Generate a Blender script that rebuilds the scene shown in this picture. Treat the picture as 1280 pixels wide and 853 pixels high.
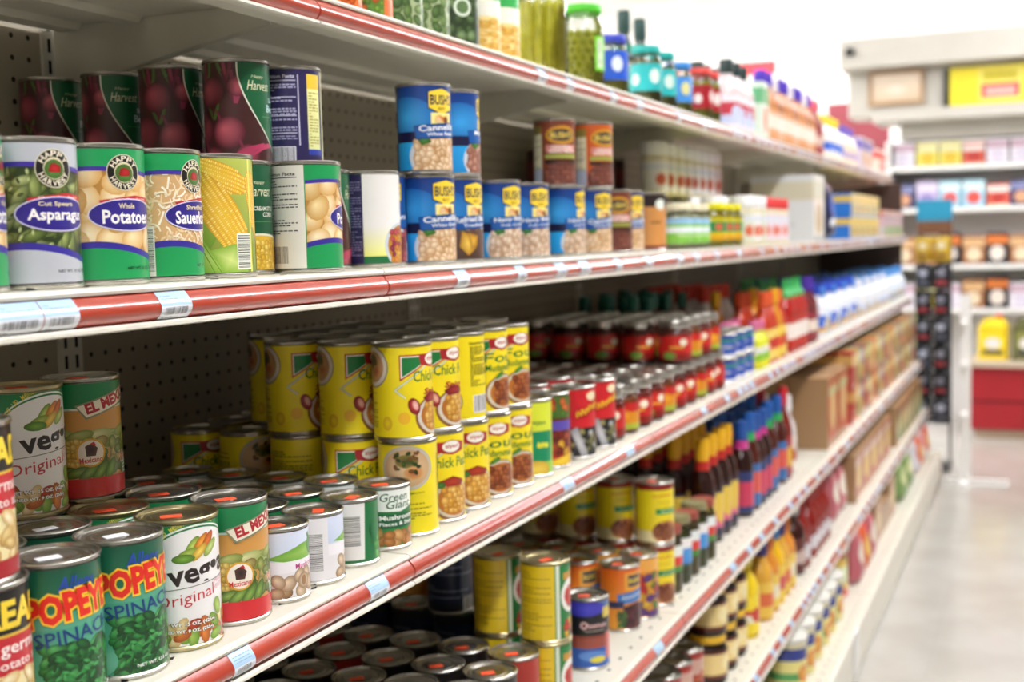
import bpy, math, random
from mathutils import Vector, Matrix
from mathutils.geometry import tessellate_polygon
for o in list(bpy.data.objects): bpy.data.objects.remove(o)
SC = bpy.context.scene
COL = SC.collection
PI = math.pi

# ---------------------------------------------------------------- camera
FPX, YAW, PITCH, ROLL = 1523.4, 0.4147, 0.0825, -0.0253
CAM = Vector((0, 0, 1.26))
vF = Vector((-math.sin(YAW)*math.cos(PITCH), math.cos(YAW)*math.cos(PITCH), -math.sin(PITCH)))
vR = Vector((math.cos(YAW), math.sin(YAW), 0)); vU = vR.cross(vF)
vR, vU = vR*math.cos(ROLL)+vU*math.sin(ROLL), vU*math.cos(ROLL)-vR*math.sin(ROLL)
cd = bpy.data.cameras.new('camera'); cam = bpy.data.objects.new('camera', cd); COL.objects.link(cam)
m3 = Matrix((vR, vU, -vF)).transposed()
cam.matrix_world = Matrix.Translation(CAM) @ m3.to_4x4()
cd.sensor_width = 36; cd.sensor_fit = 'HORIZONTAL'; cd.lens = 36*FPX/1280; cd.clip_start = .05; cd.clip_end = 60
cd.dof.use_dof = True; cd.dof.focus_distance = 1.1; cd.dof.aperture_fstop = 5.0
SC.camera = cam

# ---------------------------------------------------------------- world + exposure
w = bpy.data.worlds.new('world'); SC.world = w; w.use_nodes = True
w.node_tree.nodes['Background'].inputs[0].default_value = (1, .98, .95, 1)
w.node_tree.nodes['Background'].inputs[1].default_value = .5
SC.view_settings.view_transform = 'Standard'; SC.view_settings.look = 'None'
SC.view_settings.gamma = 1; SC.view_settings.use_curve_mapping = False
SC.view_settings.exposure = 1.0
LAMP = 21.0      # emission of the fluorescent diffusers

# ---------------------------------------------------------------- colour and materials
def lin(h):
    if not isinstance(h, str): return tuple(h)
    v = [int(h[i:i+2], 16)/255 for i in (0, 2, 4)]
    return tuple(x/12.92 if x <= .04045 else ((x+.055)/1.055)**2.4 for x in v)
MATS = {}
def mat(name, col='808080', rough=.5, metal=0, spec=.5, coat=0, emit=None, noise=None, trans=0, alpha=1, bump=None):
    if name in MATS: return MATS[name]
    m = bpy.data.materials.new(name); m.use_nodes = True; MATS[name] = m
    nt = m.node_tree; b = nt.nodes['Principled BSDF']; I = b.inputs
    I['Base Color'].default_value = (*lin(col), 1); I['Roughness'].default_value = rough
    I['Metallic'].default_value = metal; I['Specular IOR Level'].default_value = spec
    I['Coat Weight'].default_value = coat; I['Transmission Weight'].default_value = trans; I['Alpha'].default_value = alpha
    if emit:
        I['Emission Color'].default_value = (*lin(emit[0]), 1); I['Emission Strength'].default_value = emit[1]
    if noise:      # (scale, second colour, amount)
        tc = nt.nodes.new('ShaderNodeTexCoord'); n = nt.nodes.new('ShaderNodeTexNoise'); n.inputs['Scale'].default_value = noise[0]
        n.inputs['Detail'].default_value = 5
        mx = nt.nodes.new('ShaderNodeMix'); mx.data_type = 'RGBA'
        rp = nt.nodes.new('ShaderNodeMapRange'); rp.inputs[1].default_value = .35; rp.inputs[2].default_value = .7; rp.inputs[4].default_value = noise[2]
        nt.links.new(tc.outputs['Object'], n.inputs['Vector']); nt.links.new(n.outputs['Fac'], rp.inputs[0])
        nt.links.new(rp.outputs[0], mx.inputs['Factor'])
        mx.inputs['A'].default_value = (*lin(col), 1); mx.inputs['B'].default_value = (*lin(noise[1]), 1)
        nt.links.new(mx.outputs['Result'], I['Base Color'])
        if bump:
            bp = nt.nodes.new('ShaderNodeBump'); bp.inputs['Strength'].default_value = bump; bp.inputs['Distance'].default_value = .002
            nt.links.new(n.outputs['Fac'], bp.inputs['Height']); nt.links.new(bp.outputs[0], I['Normal'])
    return m
def print_mat(name='printed_paper', rough=.32, coat=.25):
    if name in MATS: return MATS[name]
    m = mat(name, rough=rough, coat=coat); nt = m.node_tree
    a = nt.nodes.new('ShaderNodeAttribute'); a.attribute_name = 'Col'
    nt.links.new(a.outputs['Color'], nt.nodes['Principled BSDF'].inputs['Base Color'])
    return m
PAPER = print_mat()
TIN = mat('tinplate', 'c8c5bd', .27, .97, noise=(60, 'a39f95', .5))
TIN_GOLD = mat('tinplate_lacquer', 'c6bb94', .28, .97, noise=(60, '9f9570', .5))
ORANGE_STICK = mat('orange_sticker', 'f0562f', .6)
WHITE_STICK = mat('white_sticker', 'e8e8ee', .6)
SHELF = mat('shelf_enamel', 'd9d5c6', .35, noise=(14, 'cfc9b6', .5))
CREAM = mat('cream_plastic', 'e6e1d2', .3)
RED_CH = mat('red_price_channel', 'b03d26', .22, coat=.6, noise=(22, 'a03220', .6))
DARK = mat('dark_gap', '0a0908', .9)
CARD = mat('brown_cardboard', 'a07a52', .8, noise=(30, '8f6b46', .6))
BLACK = mat('black_plastic', '101012', .4)
WHITE = mat('white_enamel', 'efeeea', .4)
def pegboard():
    m = mat('pegboard', '8d8371', .7); nt = m.node_tree; L = nt.links; N = nt.nodes
    tc = N.new('ShaderNodeTexCoord'); sx = N.new('ShaderNodeSeparateXYZ'); L.new(tc.outputs['Object'], sx.inputs[0])
    def M(op, a, b=None):
        n = N.new('ShaderNodeMath'); n.operation = op
        for i, v in enumerate((a, b)):
            if v is None: continue
            if isinstance(v, (int, float)): n.inputs[i].default_value = v
            else: L.new(v, n.inputs[i])
        return n.outputs[0]
    def cell(v): return M('SUBTRACT', M('FRACT', M('DIVIDE', v, .0254)), .5)
    a, b = cell(sx.outputs['Y']), cell(sx.outputs['Z'])
    r = M('SQRT', M('ADD', M('MULTIPLY', a, a), M('MULTIPLY', b, b)))
    hole = M('LESS_THAN', r, .125)  # dark inside of the holes is painted into the colour; panel is solid
    mx = N.new('ShaderNodeMix'); mx.data_type = 'RGBA'; L.new(hole, mx.inputs['Factor'])
    mx.inputs['A'].default_value = (*lin('a39a86'), 1); mx.inputs['B'].default_value = (*lin('0d0b09'), 1)
    L.new(mx.outputs['Result'], N['Principled BSDF'].inputs['Base Color'])
    return m
PEG = pegboard()

# ---------------------------------------------------------------- mesh collector
class MB:
    def __init__(s): s.v = []; s.f = []; s.mi = []; s.mats = []
    def _m(s, m):
        if m not in s.mats: s.mats.append(m)
        return s.mats.index(m)
    def add(s, vs, fs, m):
        b = len(s.v); s.v += [tuple(p) for p in vs]; k = s._m(m)
        for f in fs: s.f.append([b+i for i in f]); s.mi.append(k)
    def box(s, a, b, m):
        x0, y0, z0 = a; x1, y1, z1 = b
        s.add([(x0,y0,z0),(x1,y0,z0),(x1,y1,z0),(x0,y1,z0),(x0,y0,z1),(x1,y0,z1),(x1,y1,z1),(x0,y1,z1)],
              [(3,2,1,0),(4,5,6,7),(0,1,5,4),(1,2,6,5),(2,3,7,6),(3,0,4,7)], m)
    def lathe(s, prof, n, m, cap0=True, cap1=True, cx=0, cy=0):
        vs = []; fs = []; k = len(prof)
        for i in range(n):
            t = 2*PI*i/n
            for r, z in prof: vs.append((cx+r*math.sin(t), cy-r*math.cos(t), z))
        for i in range(n):
            j = (i+1) % n
            for q in range(k-1): fs.append((i*k+q, j*k+q, j*k+q+1, i*k+q+1))
        if cap0: fs.append([i*k for i in range(n)][::-1])
        if cap1: fs.append([i*k+k-1 for i in range(n)])
        s.add(vs, fs, m)
    def extrude(s, prof, y0, y1, m, closed=True):   # profile in (x, z) swept along y
        k = len(prof); vs = [(x, y0, z) for x, z in prof]+[(x, y1, z) for x, z in prof]
        fs = [(i, (i+1) % k, k+(i+1) % k, k+i) for i in range(k if closed else k-1)]
        if closed:
            tr = tessellate_polygon([[Vector((x, z, 0)) for x, z in prof]])
            fs += [tuple(t) for t in tr]+[tuple(k+i for i in t[::-1]) for t in tr]
        s.add(vs, fs, m)
    def prism(s, pts, z0, z1, m):      # convex outline in (x, y) raised in z
        k = len(pts)
        s.add([(x,y,z0) for x, y in pts]+[(x,y,z1) for x, y in pts], [(i,(i+1)%k,k+(i+1)%k,k+i) for i in range(k)]+[tuple(range(k))[::-1], tuple(range(k,2*k))], m)
    def tube(s, a, b, r, m, n=8):
        a = Vector(a); b = Vector(b); d = (b-a).normalized(); u = d.orthogonal().normalized(); v = d.cross(u)
        vs = []; 
        for p in (a, b):
            for i in range(n):
                t = 2*PI*i/n; vs.append(p+u*r*math.cos(t)+v*r*math.sin(t))
        s.add(vs, [(i,(i+1)%n,n+(i+1)%n,n+i) for i in range(n)]+[tuple(range(n))[::-1], tuple(range(n,2*n))], m)
    def ball(s, c, rx, ry, rz, m, nu=12, nv=8):
        vs = []; fs = []
        for j in range(nv+1):
            p = PI*j/nv
            for i in range(nu):
                t = 2*PI*i/nu; vs.append((c[0]+rx*math.sin(p)*math.cos(t), c[1]+ry*math.sin(p)*math.sin(t), c[2]+rz*math.cos(p)))
        for j in range(nv):
            for i in range(nu): fs.append((j*nu+i, (j+1)*nu+i, (j+1)*nu+(i+1)%nu, j*nu+(i+1)%nu))
        s.add(vs, fs, m)
    def mesh(s, name, smooth=None):
        me = bpy.data.meshes.new(name); me.from_pydata(s.v, [], s.f)
        for m in s.mats: me.materials.append(m)
        me.polygons.foreach_set('material_index', s.mi)
        if smooth:
            me.polygons.foreach_set('use_smooth', [True]*len(me.polygons)); me.update()
            me.set_sharp_from_angle(angle=math.radians(smooth))
        me.update(); return me
def obj(name, me, parent=None, loc=(0,0,0), rz=0):
    if isinstance(me, MB): me = me.mesh(name)
    o = bpy.data.objects.new(name, me); COL.objects.link(o); o.location = loc; o.rotation_euler = (0, 0, rz)
    if parent: o.parent = parent
    return o
def tag(o, label=None, cat=None, group=None, kind=None):
    if label: o['label'] = label
    if cat: o['category'] = cat
    if group: o['group'] = group
    if kind: o['kind'] = kind
    return o
def empty(name, loc=(0,0,0), rz=0):
    o = bpy.data.objects.new(name, None); COL.objects.link(o); o.location = loc; o.rotation_euler = (0, 0, rz); o.empty_display_size = .03
    return o

# ---------------------------------------------------------------- flat print: shapes in millimetres, then wrapped onto a cylinder or laid on a face
GL = {}
def glyphs(txt, bold=0, shear=0):
    k = (txt, bold, shear)
    if k in GL: return GL[k]
    c = bpy.data.curves.new('print', 'FONT'); c.body = txt; c.offset = bold; c.shear = shear; c.resolution_u = 2
    o = bpy.data.objects.new('print', c); me = o.to_mesh(); me.calc_loop_triangles()
    V = [(v.co.x, v.co.y) for v in me.vertices]; T = [tuple(t.vertices) for t in me.loop_triangles]
    o.to_mesh_clear(); bpy.data.objects.remove(o); bpy.data.curves.remove(c)
    if V:
        x0 = min(v[0] for v in V); x1 = max(v[0] for v in V); y0 = min(v[1] for v in V); y1 = max(v[1] for v in V)
    else: x0 = y0 = 0; x1 = y1 = 1
    GL[k] = ([((x-x0)/(x1-x0), (y-y0)/(y1-y0)) for x, y in V], T, (x1-x0)/(y1-y0))
    return GL[k]
class Paint:
    def __init__(s): s.t = []; s.ly = 0
    def nl(s): s.ly += 1; return s.ly
    def tri(s, p, c, ly): s.t.append((ly, p, c))
    def fan(s, pts, col, rim=None, ly=None, ctr=None):
        ly = ly or s.nl(); col = lin(col); rim = lin(rim) if rim else col
        cx, cy = ctr or (sum(p[0] for p in pts)/len(pts), sum(p[1] for p in pts)/len(pts))
        for i in range(len(pts)): s.tri([(cx, cy), pts[i], pts[(i+1) % len(pts)]], [col, rim, rim], ly)
        return s
    def rect(s, x0, x1, y0, y1, col, top=None, ly=None):
        ly = ly or s.nl(); a = lin(col); b = lin(top) if top else a
        s.tri([(x0,y0),(x1,y0),(x1,y1)], [a,a,b], ly); s.tri([(x0,y0),(x1,y1),(x0,y1)], [a,b,b], ly); return s
    def hrect(s, x0, x1, y0, y1, left, right):
        ly = s.nl(); a = lin(left); b = lin(right)
        s.tri([(x0,y0),(x1,y0),(x1,y1)], [a,b,b], ly); s.tri([(x0,y0),(x1,y1),(x0,y1)], [a,b,a], ly); return s
    def ell(s, cx, cy, rx, ry, col, rim=None, rot=0, n=18, ly=None, hl=0):
        c, q = math.cos(rot), math.sin(rot)
        P = [(cx+rx*math.cos(t)*c-ry*math.sin(t)*q, cy+rx*math.cos(t)*q+ry*math.sin(t)*c) for t in (2*PI*i/n for i in range(n))]
        return s.fan(P, col, rim, ly, (cx-rx*hl, cy+ry*hl))
    def poly(s, pts, col, ly=None):
        ly = ly or s.nl(); c = lin(col)
        for t in tessellate_polygon([[Vector((x, y, 0)) for x, y in pts]]): s.tri([pts[i] for i in t], [c, c, c], ly)
        return s
    def stroke(s, pts, wd, col, ly=None):
        ly = ly or s.nl(); c = lin(col)
        for (x0, y0), (x1, y1) in zip(pts, pts[1:]):
            d = math.hypot(x1-x0, y1-y0) or 1; nx, ny = -(y1-y0)/d*wd/2, (x1-x0)/d*wd/2
            a, b, e, f = (x0+nx,y0+ny), (x0-nx,y0-ny), (x1-nx,y1-ny), (x1+nx,y1+ny)
            s.tri([a, b, e], [c]*3, ly); s.tri([a, e, f], [c]*3, ly)
        return s
    def band(s, lo, hi, x0, x1, col, top=None, n=40):
        ly = s.nl(); a = lin(col); b = lin(top) if top else a
        X = [x0+(x1-x0)*i/n for i in range(n+1)]
        for p, q in zip(X, X[1:]):
            A, B, C, D = (p, lo(p)), (q, lo(q)), (q, hi(q)), (p, hi(p))
            s.tri([A, B, C], [a, a, b], ly); s.tri([A, C, D], [a, b, b], ly)
        return s
    def text(s, t, cx, cy, wd, ht, col, bold=0, shear=0, rot=0, bend=0, outline=None, ow=.05):
        if outline: s.text(t, cx, cy, wd*1.04, ht*1.14, outline, bold+ow, shear, rot, bend)
        V, T, _ = glyphs(t, bold, shear); ly = s.nl(); c = lin(col); k, q = math.cos(rot), math.sin(rot)
        P = []
        for u, v in V:
            x, y = (u-.5)*wd, (v-.5)*ht
            y += bend*(1-(2*u-1)**2); P.append((cx+x*k-y*q, cy+x*q+y*k))
        for t3 in T: s.tri([P[i] for i in t3], [c, c, c], ly)
        return s
    def scrib(s, cx, cy, wd, ht, col, rot=0, seed=1):      # unreadable hand lettering
        R = random.Random(seed); n = 14; k, q = math.cos(rot), math.sin(rot); pts = []
        for i in range(n+1):
            x, y = (i/n-.5)*wd, (R.uniform(.25, .5) if i % 2 else -R.uniform(.25, .5))*ht; pts.append((cx+x*k-y*q, cy+x*q+y*k))
        return s.stroke(pts, ht*.2, col)
    def arctext(s, t, cx, cy, rad, a0, a1, ht, col, bold=.02, inward=False):
        n = len(t); ly = s.nl(); c = lin(col)
        for i, ch in enumerate(t):
            if ch == ' ': continue
            a = a0+(a1-a0)*(i+.5)/n; V, T, asp = glyphs(ch, bold); wd = abs(a1-a0)*rad/n*.86
            if ch == 'I': wd *= .4
            px, py = cx+rad*math.cos(a), cy+rad*math.sin(a); r = a+PI/2 if inward else a-PI/2
            k, q = math.cos(r), math.sin(r)
            P = [(px+(u-.5)*wd*k-(v-.5)*ht*q, py+(u-.5)*wd*q+(v-.5)*ht*k) for u, v in V]
            for t3 in T: s.tri([P[j] for j in t3], [c, c, c], ly)
        return s
    def blobs(s, x0, x1, y0, y1, n, rx, ry, cols, rims, seed=1, rot=(0, PI), jit=.25, hl=.25, seg=12):
        R = random.Random(seed)
        for i in range(n):
            k = R.randrange(len(cols)); f = 1+R.uniform(-jit, jit)
            s.ell(R.uniform(x0, x1), R.uniform(y0, y1), rx*f, ry*f, cols[k], rims[k], R.uniform(*rot), seg, hl=hl)
        return s
    def grid(s, x0, x1, y0, y1, nx, ny, rx, ry, cols, rims, seed=1, jit=.3, rot=(0, PI), hl=.25, seg=12):
        R = random.Random(seed); pts = [(x0+(x1-x0)*(i+.5)/nx, y0+(y1-y0)*(j+.5)/ny) for i in range(nx) for j in range(ny)]; R.shuffle(pts)
        dx, dy = (x1-x0)/nx, (y1-y0)/ny
        for x, y in pts:
            k = R.randrange(len(cols)); f = 1+R.uniform(-.15, .15)
            s.ell(x+R.uniform(-jit, jit)*dx, y+R.uniform(-jit, jit)*dy, rx*f, ry*f, cols[k], rims[k], R.uniform(*rot), seg, hl=hl)
        return s
    def barcode(s, x0, x1, y0, y1, seed=3, bg='f2f0ec', horiz=False):
        s.rect(x0-1, x1+1, y0-1.5, y1+1, bg); R = random.Random(seed); ly = s.nl(); t = y0 if horiz else x0; e = y1 if horiz else x1
        while t < e-.6:
            b = R.choice((.35, .5, .8))
            if horiz: s.rect(x0, x1, t, min(e, t+b), '181818', ly=ly)
            else: s.rect(t, min(e, t+b), y0, y1, '181818', ly=ly)
            t += b+R.choice((.4, .6, .9))
        return s
    def lines(s, x0, x1, y0, y1, pitch, col, seed=5, th=.45):
        R = random.Random(seed); ly = s.nl(); y = y1-pitch
        while y > y0:
            x = x0
            while x < x1-1:
                l = R.uniform(2, 6); s.rect(x, min(x1, x+l), y, y+pitch*th, col, ly=ly); x += l+R.uniform(.7, 1.4)
                if R.random() < .12: break
            y -= pitch
        return s
    def nutri(s, x0, x1, y0, y1, bg='efece2', ink='2a2a2a', title=True):
        s.rect(x0, x1, y0, y1, bg)
        if title: s.text('Nutrition Facts', (x0+x1)/2, y1-4, (x1-x0)*.86, 3.4, ink, .03)
        s.rect(x0+2, x1-2, y1-8, y1-7, ink); s.lines(x0+2, x1-2, y0+2, y1-9, 2.6, ink)
        return s
    # ---- outputs
    def _mesh(s, name, P, F, C, Nn=None, m=None):
        me = bpy.data.meshes.new(name); me.from_pydata(P, [], F); me.materials.append(m or PAPER)
        a = me.color_attributes.new('Col', 'FLOAT_COLOR', 'POINT')
        a.data.foreach_set('color', [x for c in C for x in (*c, 1.0)])
        if Nn:
            me.polygons.foreach_set('use_smooth', [True]*len(me.polygons)); me.normals_split_custom_set_from_vertices(Nn)
        me.update(); return me
    def wrap(s, name, r, z0=0, N=56, step=1.5e-5, taper=None, m=None, lim=None):
        if lim:
            new = []
            for ly, p, c in s.t:
                poly = [(q[0], q[1], d) for q, d in zip(p, c)]
                for sgn, l_ in ((1, lim[0]), (-1, lim[1])):
                    out = []
                    for i in range(len(poly)):
                        A, B = poly[i-1], poly[i]; da, db = sgn*(A[1]-l_), sgn*(B[1]-l_)
                        if (da < 0) != (db < 0):
                            t = da/(da-db); out.append((A[0]+(B[0]-A[0])*t, A[1]+(B[1]-A[1])*t, tuple(u+(v-u)*t for u, v in zip(A[2], B[2]))))
                        if db >= 0: out.append(B)
                    poly = out
                    if len(poly) < 3: break
                for i in range(1, len(poly)-1): new.append((ly, [poly[0][:2], poly[i][:2], poly[i+1][:2]], [poly[0][2], poly[i][2], poly[i+1][2]]))
            s.t = new
        P = []; F = []; C = []; Nn = []; wd = 2*PI*r*1000/N
        step = min(step, .0007/max(1, s.ly))
        H = PI*r*1000
        for ly, p, c in s.t:
            x0 = min(q[0] for q in p); x1 = max(q[0] for q in p)
            k0 = math.floor(x0/wd+1e-6); k1 = math.ceil(x1/wd-1e-6)
            k0 = max(k0, -N//2); k1 = min(k1, N//2)
            for k in range(k0, k1):
                a, b = k*wd, (k+1)*wd; poly = [(q[0], q[1], d) for q, d in zip(p, c)]
                for sgn, lim_ in ((1, a), (-1, b)):
                    out = []
                    for i in range(len(poly)):
                        A, B = poly[i-1], poly[i]; da, db = sgn*(A[0]-lim_), sgn*(B[0]-lim_)
                        if (da < -1e-9) != (db < -1e-9):
                            t = da/(da-db); out.append((A[0]+(B[0]-A[0])*t, A[1]+(B[1]-A[1])*t, tuple(u+(v-u)*t for u, v in zip(A[2], B[2]))))
                        if db >= -1e-9: out.append(B)
                    poly = out
                    if len(poly) < 3: break
                if len(poly) < 3: continue
                R = r+ly*step; t0, t1 = a/(r*1000), b/(r*1000); n0 = len(P)
                X0, Y0, X1, Y1 = math.sin(t0), -math.cos(t0), math.sin(t1), -math.cos(t1)
                for x, y, d in poly:
                    u = (x-a)/wd; nx, ny = X0+(X1-X0)*u, Y0+(Y1-Y0)*u
                    z = z0+y/1000; RR = R if not taper else R*taper(y)
                    P.append((RR*nx, RR*ny, z)); C.append(d); L = math.hypot(nx, ny); Nn.append((nx/L, ny/L, 0))
                f = list(range(n0, len(P)))
                # keep faces turned outwards
                ar = sum(poly[i-1][0]*poly[i][1]-poly[i][0]*poly[i-1][1] for i in range(len(poly)))
                F.append(f if ar > 0 else f[::-1])
        return s._mesh(name, P, F, C, Nn, m)
    def flat(s, name, O, U, V, step=2e-5, m=None, acc=None):
        O, U, V = Vector(O), Vector(U), Vector(V); n = U.cross(V).normalized(); P, F, C = acc if acc else ([], [], [])
        for ly, p, c in s.t:
            b = len(P)
            for q, d in zip(p, c): P.append(tuple(O+U*(q[0]/1000)+V*(q[1]/1000)+n*(ly*step+1e-4))); C.append(d)
            ar = (p[1][0]-p[0][0])*(p[2][1]-p[0][1])-(p[2][0]-p[0][0])*(p[1][1]-p[0][1])
            F.append([b, b+1, b+2] if ar > 0 else [b, b+2, b+1])
        return None if acc else s._mesh(name, P, F, C, None, m)

# ---------------------------------------------------------------- the room
FLOOR = mat('vinyl_floor', 'bdbab2', .16, spec=.5, noise=(5, 'b0aca2', .8))
def tile_floor():
    m = FLOOR; nt = m.node_tree; N, L = nt.nodes, nt.links; b = N['Principled BSDF']
    tc = N.new('ShaderNodeTexCoord'); br = N.new('ShaderNodeTexBrick'); br.offset = 0
    for k, v in (('Scale', 1), ('Mortar Size', .0018), ('Brick Width', .305), ('Row Height', .305), ('Bias', 0)): br.inputs[k].default_value = v
    br.inputs['Color1'].default_value = (1, 1, 1, 1); br.inputs['Color2'].default_value = (.97, .967, .96, 1); br.inputs['Mortar'].default_value = (.93, .92, .91, 1)
    mx = N.new('ShaderNodeMix'); mx.data_type = 'RGBA'; mx.blend_type = 'MULTIPLY'; mx.inputs['Factor'].default_value = 1
    src = b.inputs['Base Color'].links[0].from_socket
    L.new(tc.outputs['Object'], br.inputs['Vector']); L.new(src, mx.inputs['A']); L.new(br.outputs['Color'], mx.inputs['B']); L.new(mx.outputs['Result'], b.inputs['Base Color'])
tile_floor()
WALLM = mat('wall_paint', 'f1efe9', .8, noise=(3, 'ebe8e0', .5))
WALLD = mat('wall_paint_low_bounce', '7d7770', .8, noise=(3, '736d66', .5))  # darker tone for the out-of-view walls, set to cut bounce into the shelves
CEILM = mat('ceiling_paint', 'f4f3ef', .8, noise=(3, 'efede6', .5))
RX0, RX1, RY0, RY1, RH = -4.2, 4.2, -2.6, 10.4, 3.3
def slab(name, a, b, m):
    q = MB(); q.box(a, b, m); return tag(obj(name, q), kind='structure')
slab('floor', (RX0, RY0, -.06), (RX1, RY1, 0), FLOOR)
slab('ceiling', (RX0, RY0, RH), (RX1, RY1, RH+.06), CEILM)
slab('wall_left', (RX0-.08, RY0, 0), (RX0, RY1, RH), WALLM)
slab('wall_right', (RX1, RY0, 0), (RX1+.08, RY1, RH), WALLD)
slab('wall_far', (RX0, RY1, 0), (RX1, RY1+.08, RH), WALLM)
slab('wall_behind', (RX0, RY0-.08, 0), (RX1, RY0, RH), WALLD)
GLOW = mat('fluorescent_diffuser', 'ffffff', .5, emit=('f6f6fb', LAMP))
hb = MB(); hb.box((-.13, -.62, 0), (.13, .62, .07), WHITE); hb = hb.mesh('light_housing')
db = MB(); db.extrude([(-.11, 0), (-.09, -.03), (.09, -.03), (.11, 0)], -.6, .6, GLOW); db = db.mesh('diffuser')
def light(x, y, rz=0):
    t = empty('ceiling_light', (x, y, RH-.07), rz); obj('light_housing', hb, t); obj('diffuser', db, t)
    tag(t, 'long white fluorescent light fixture fixed to the ceiling', 'ceiling light', 'ceiling lights')
for j in range(8): light(.62, -1.9+1.3*j); light(-2.7, -1.9+1.3*j)
for x in (-3.2, -1.8, -.4, 1.0, 2.4): light(x, 9.0, PI/2)  # extra crosswise row out of view, added to overexpose the far end

# ---------------------------------------------------------------- shelving run
T0, BAY, XB = 1.1466, .8888, -1.10
CX = [.7301, .6566, .6364, .5863, .5521, .4875]         # front edge of each shelf, top shelf first
ZL = [1.4977, 1.1981, .8877, .5634, .3176, .008]        # underside of its front lip
ZD = [z+.034 for z in ZL]; ZD[5] = .142
def bay_y(k): return T0+BAY*k
# back panels, one per bay
upr = MB(); upr.box((-.016, -.019, 0), (.004, .019, 1.63), SHELF); upr = upr.mesh('upright')
slt = MB()
for i in range(60):
    for y in (-.009, .009): slt.box((.0035, y-.0022, .05+i*.0254), (.0046, y+.0022, .066+i*.0254), DARK)
slt = slt.mesh('upright_slots')
pan = MB(); pan.box((-.006, .019, .10), (0, BAY-.019, 1.60), PEG); pan = pan.mesh('pegboard_panel')
rail = MB(); rail.box((-.012, .019, 1.585), (.003, BAY-.019, 1.625), SHELF); rail = rail.mesh('top_rail')
BACKS = {}
for k in range(-1, 6):
    t = empty('shelving_back', (XB, bay_y(k), 0)); BACKS[k] = t
    tag(t, 'beige pegboard back of the long grocery shelving, one bay wide', 'shelf back', 'pegboard backs behind the shelves')
    u = obj('upright', upr, t); s = obj('upright_slots', slt, u); s['kind'] = 'stuff'
    obj('pegboard_panel', pan, t); obj('top_rail', rail, t)
t = empty('shelf_end_upright', (XB, bay_y(6), 0)); obj('upright', upr, t); s = obj('upright_slots', slt, t); s['kind'] = 'stuff'
q = MB(); q.box((-.01, .021, 0), (.42, .034, 1.50), mat('end_panel_brown', '4b3a30', .6, noise=(12, '40312a', .6))); obj('end_panel', q, t)
tag(t, 'slotted end upright with dark brown end panel closing the shelving run', 'end panel')

def chan(v, out=0):      # point of the price channel front, v = 0 bottom .. 1 top, relative to lip corner
    return (.0015+.0085*math.sin(PI*min(max(v, 0), 1)**.85)+out, .0045+.0235*v)
def shelf_meshes(i):
    d = -XB-CX[i]; h = .034; xf = 0; xb = -(d-.012)       # local x: 0 at front, negative to the back; local z: 0 at lip underside
    L = BAY-.002; q = MB()
    if i < 5:
        q.extrude([(xb, h-.003), (xf-.002, h-.003), (xf-.002, 0), (xf-.026, 0), (xf-.026, .002), (xf-.0045, .002), (xf-.0045, h-.0055), (xb, h-.0055)][::-1], .001, L, SHELF)
        q.box((xb, .001, h-.003), (xf-.002, L, h), SHELF)
        q.extrude([(xf-.002, h-.0055), (xf+.0035, h-.0055), (xf+.0045, h-.003), (xf+.0035, h-.0008), (xf-.002, h)], .001, L, CREAM)
        for xx in (xb+.12, xb+.03): q.extrude([(xx-.02, h-.004), (xx-.014, h-.013), (xx+.014, h-.013), (xx+.02, h-.004)], .012, L-.012, SHELF)
    else:
        q.box((xb, .001, .128), (xf, L, .134), SHELF)
        q.extrude([(xf-.004, .134), (xf+.004, .131), (xf+.006, .124), (xf+.006, .004), (xf-.004, .004)], .001, L, CREAM)
    deck = q.mesh('deck')
    c = MB(); n = 12
    if i < 5:
        pr = [chan(j/n) for j in range(n+1)]
        c.extrude([(-.002, .0045)]+pr+[(-.002, .028)], .001, L, RED_CH)
    ch = c.mesh('price_channel', 35) if i < 5 else None
    e = MB(); e.extrude([(-.002, -.0005), (.006, -.0005), (.0095, .0008), (.0095, .0035), (.006, .0048), (-.002, .0046)], .001, L, CREAM); e = e.mesh('channel_lip')
    b = MB(); b.extrude([(xb, h-.006), (xb, h-.075), (xb+.03, h-.075), (xf-.10, h-.036), (xf-.05, h-.03), (xf-.05, h-.006)], -.0012, .0012, SHELF); b = b.mesh('bracket')
    p = MB()
    for j in range(16):
        y = .04+j*.054; zz = h if i < 5 else .134
        for x in (-.025, -.11): p.prism([(x-.003, y), (x, y-.006), (x+.003, y), (x, y+.006)], zz-.001, zz+.0003, DARK)
    p = p.mesh('deck_perforations')
    return deck, ch, e, b, p
SHELVES = {}
NAMES = ['top', 'second', 'third', 'fourth', 'fifth', 'base']
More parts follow.
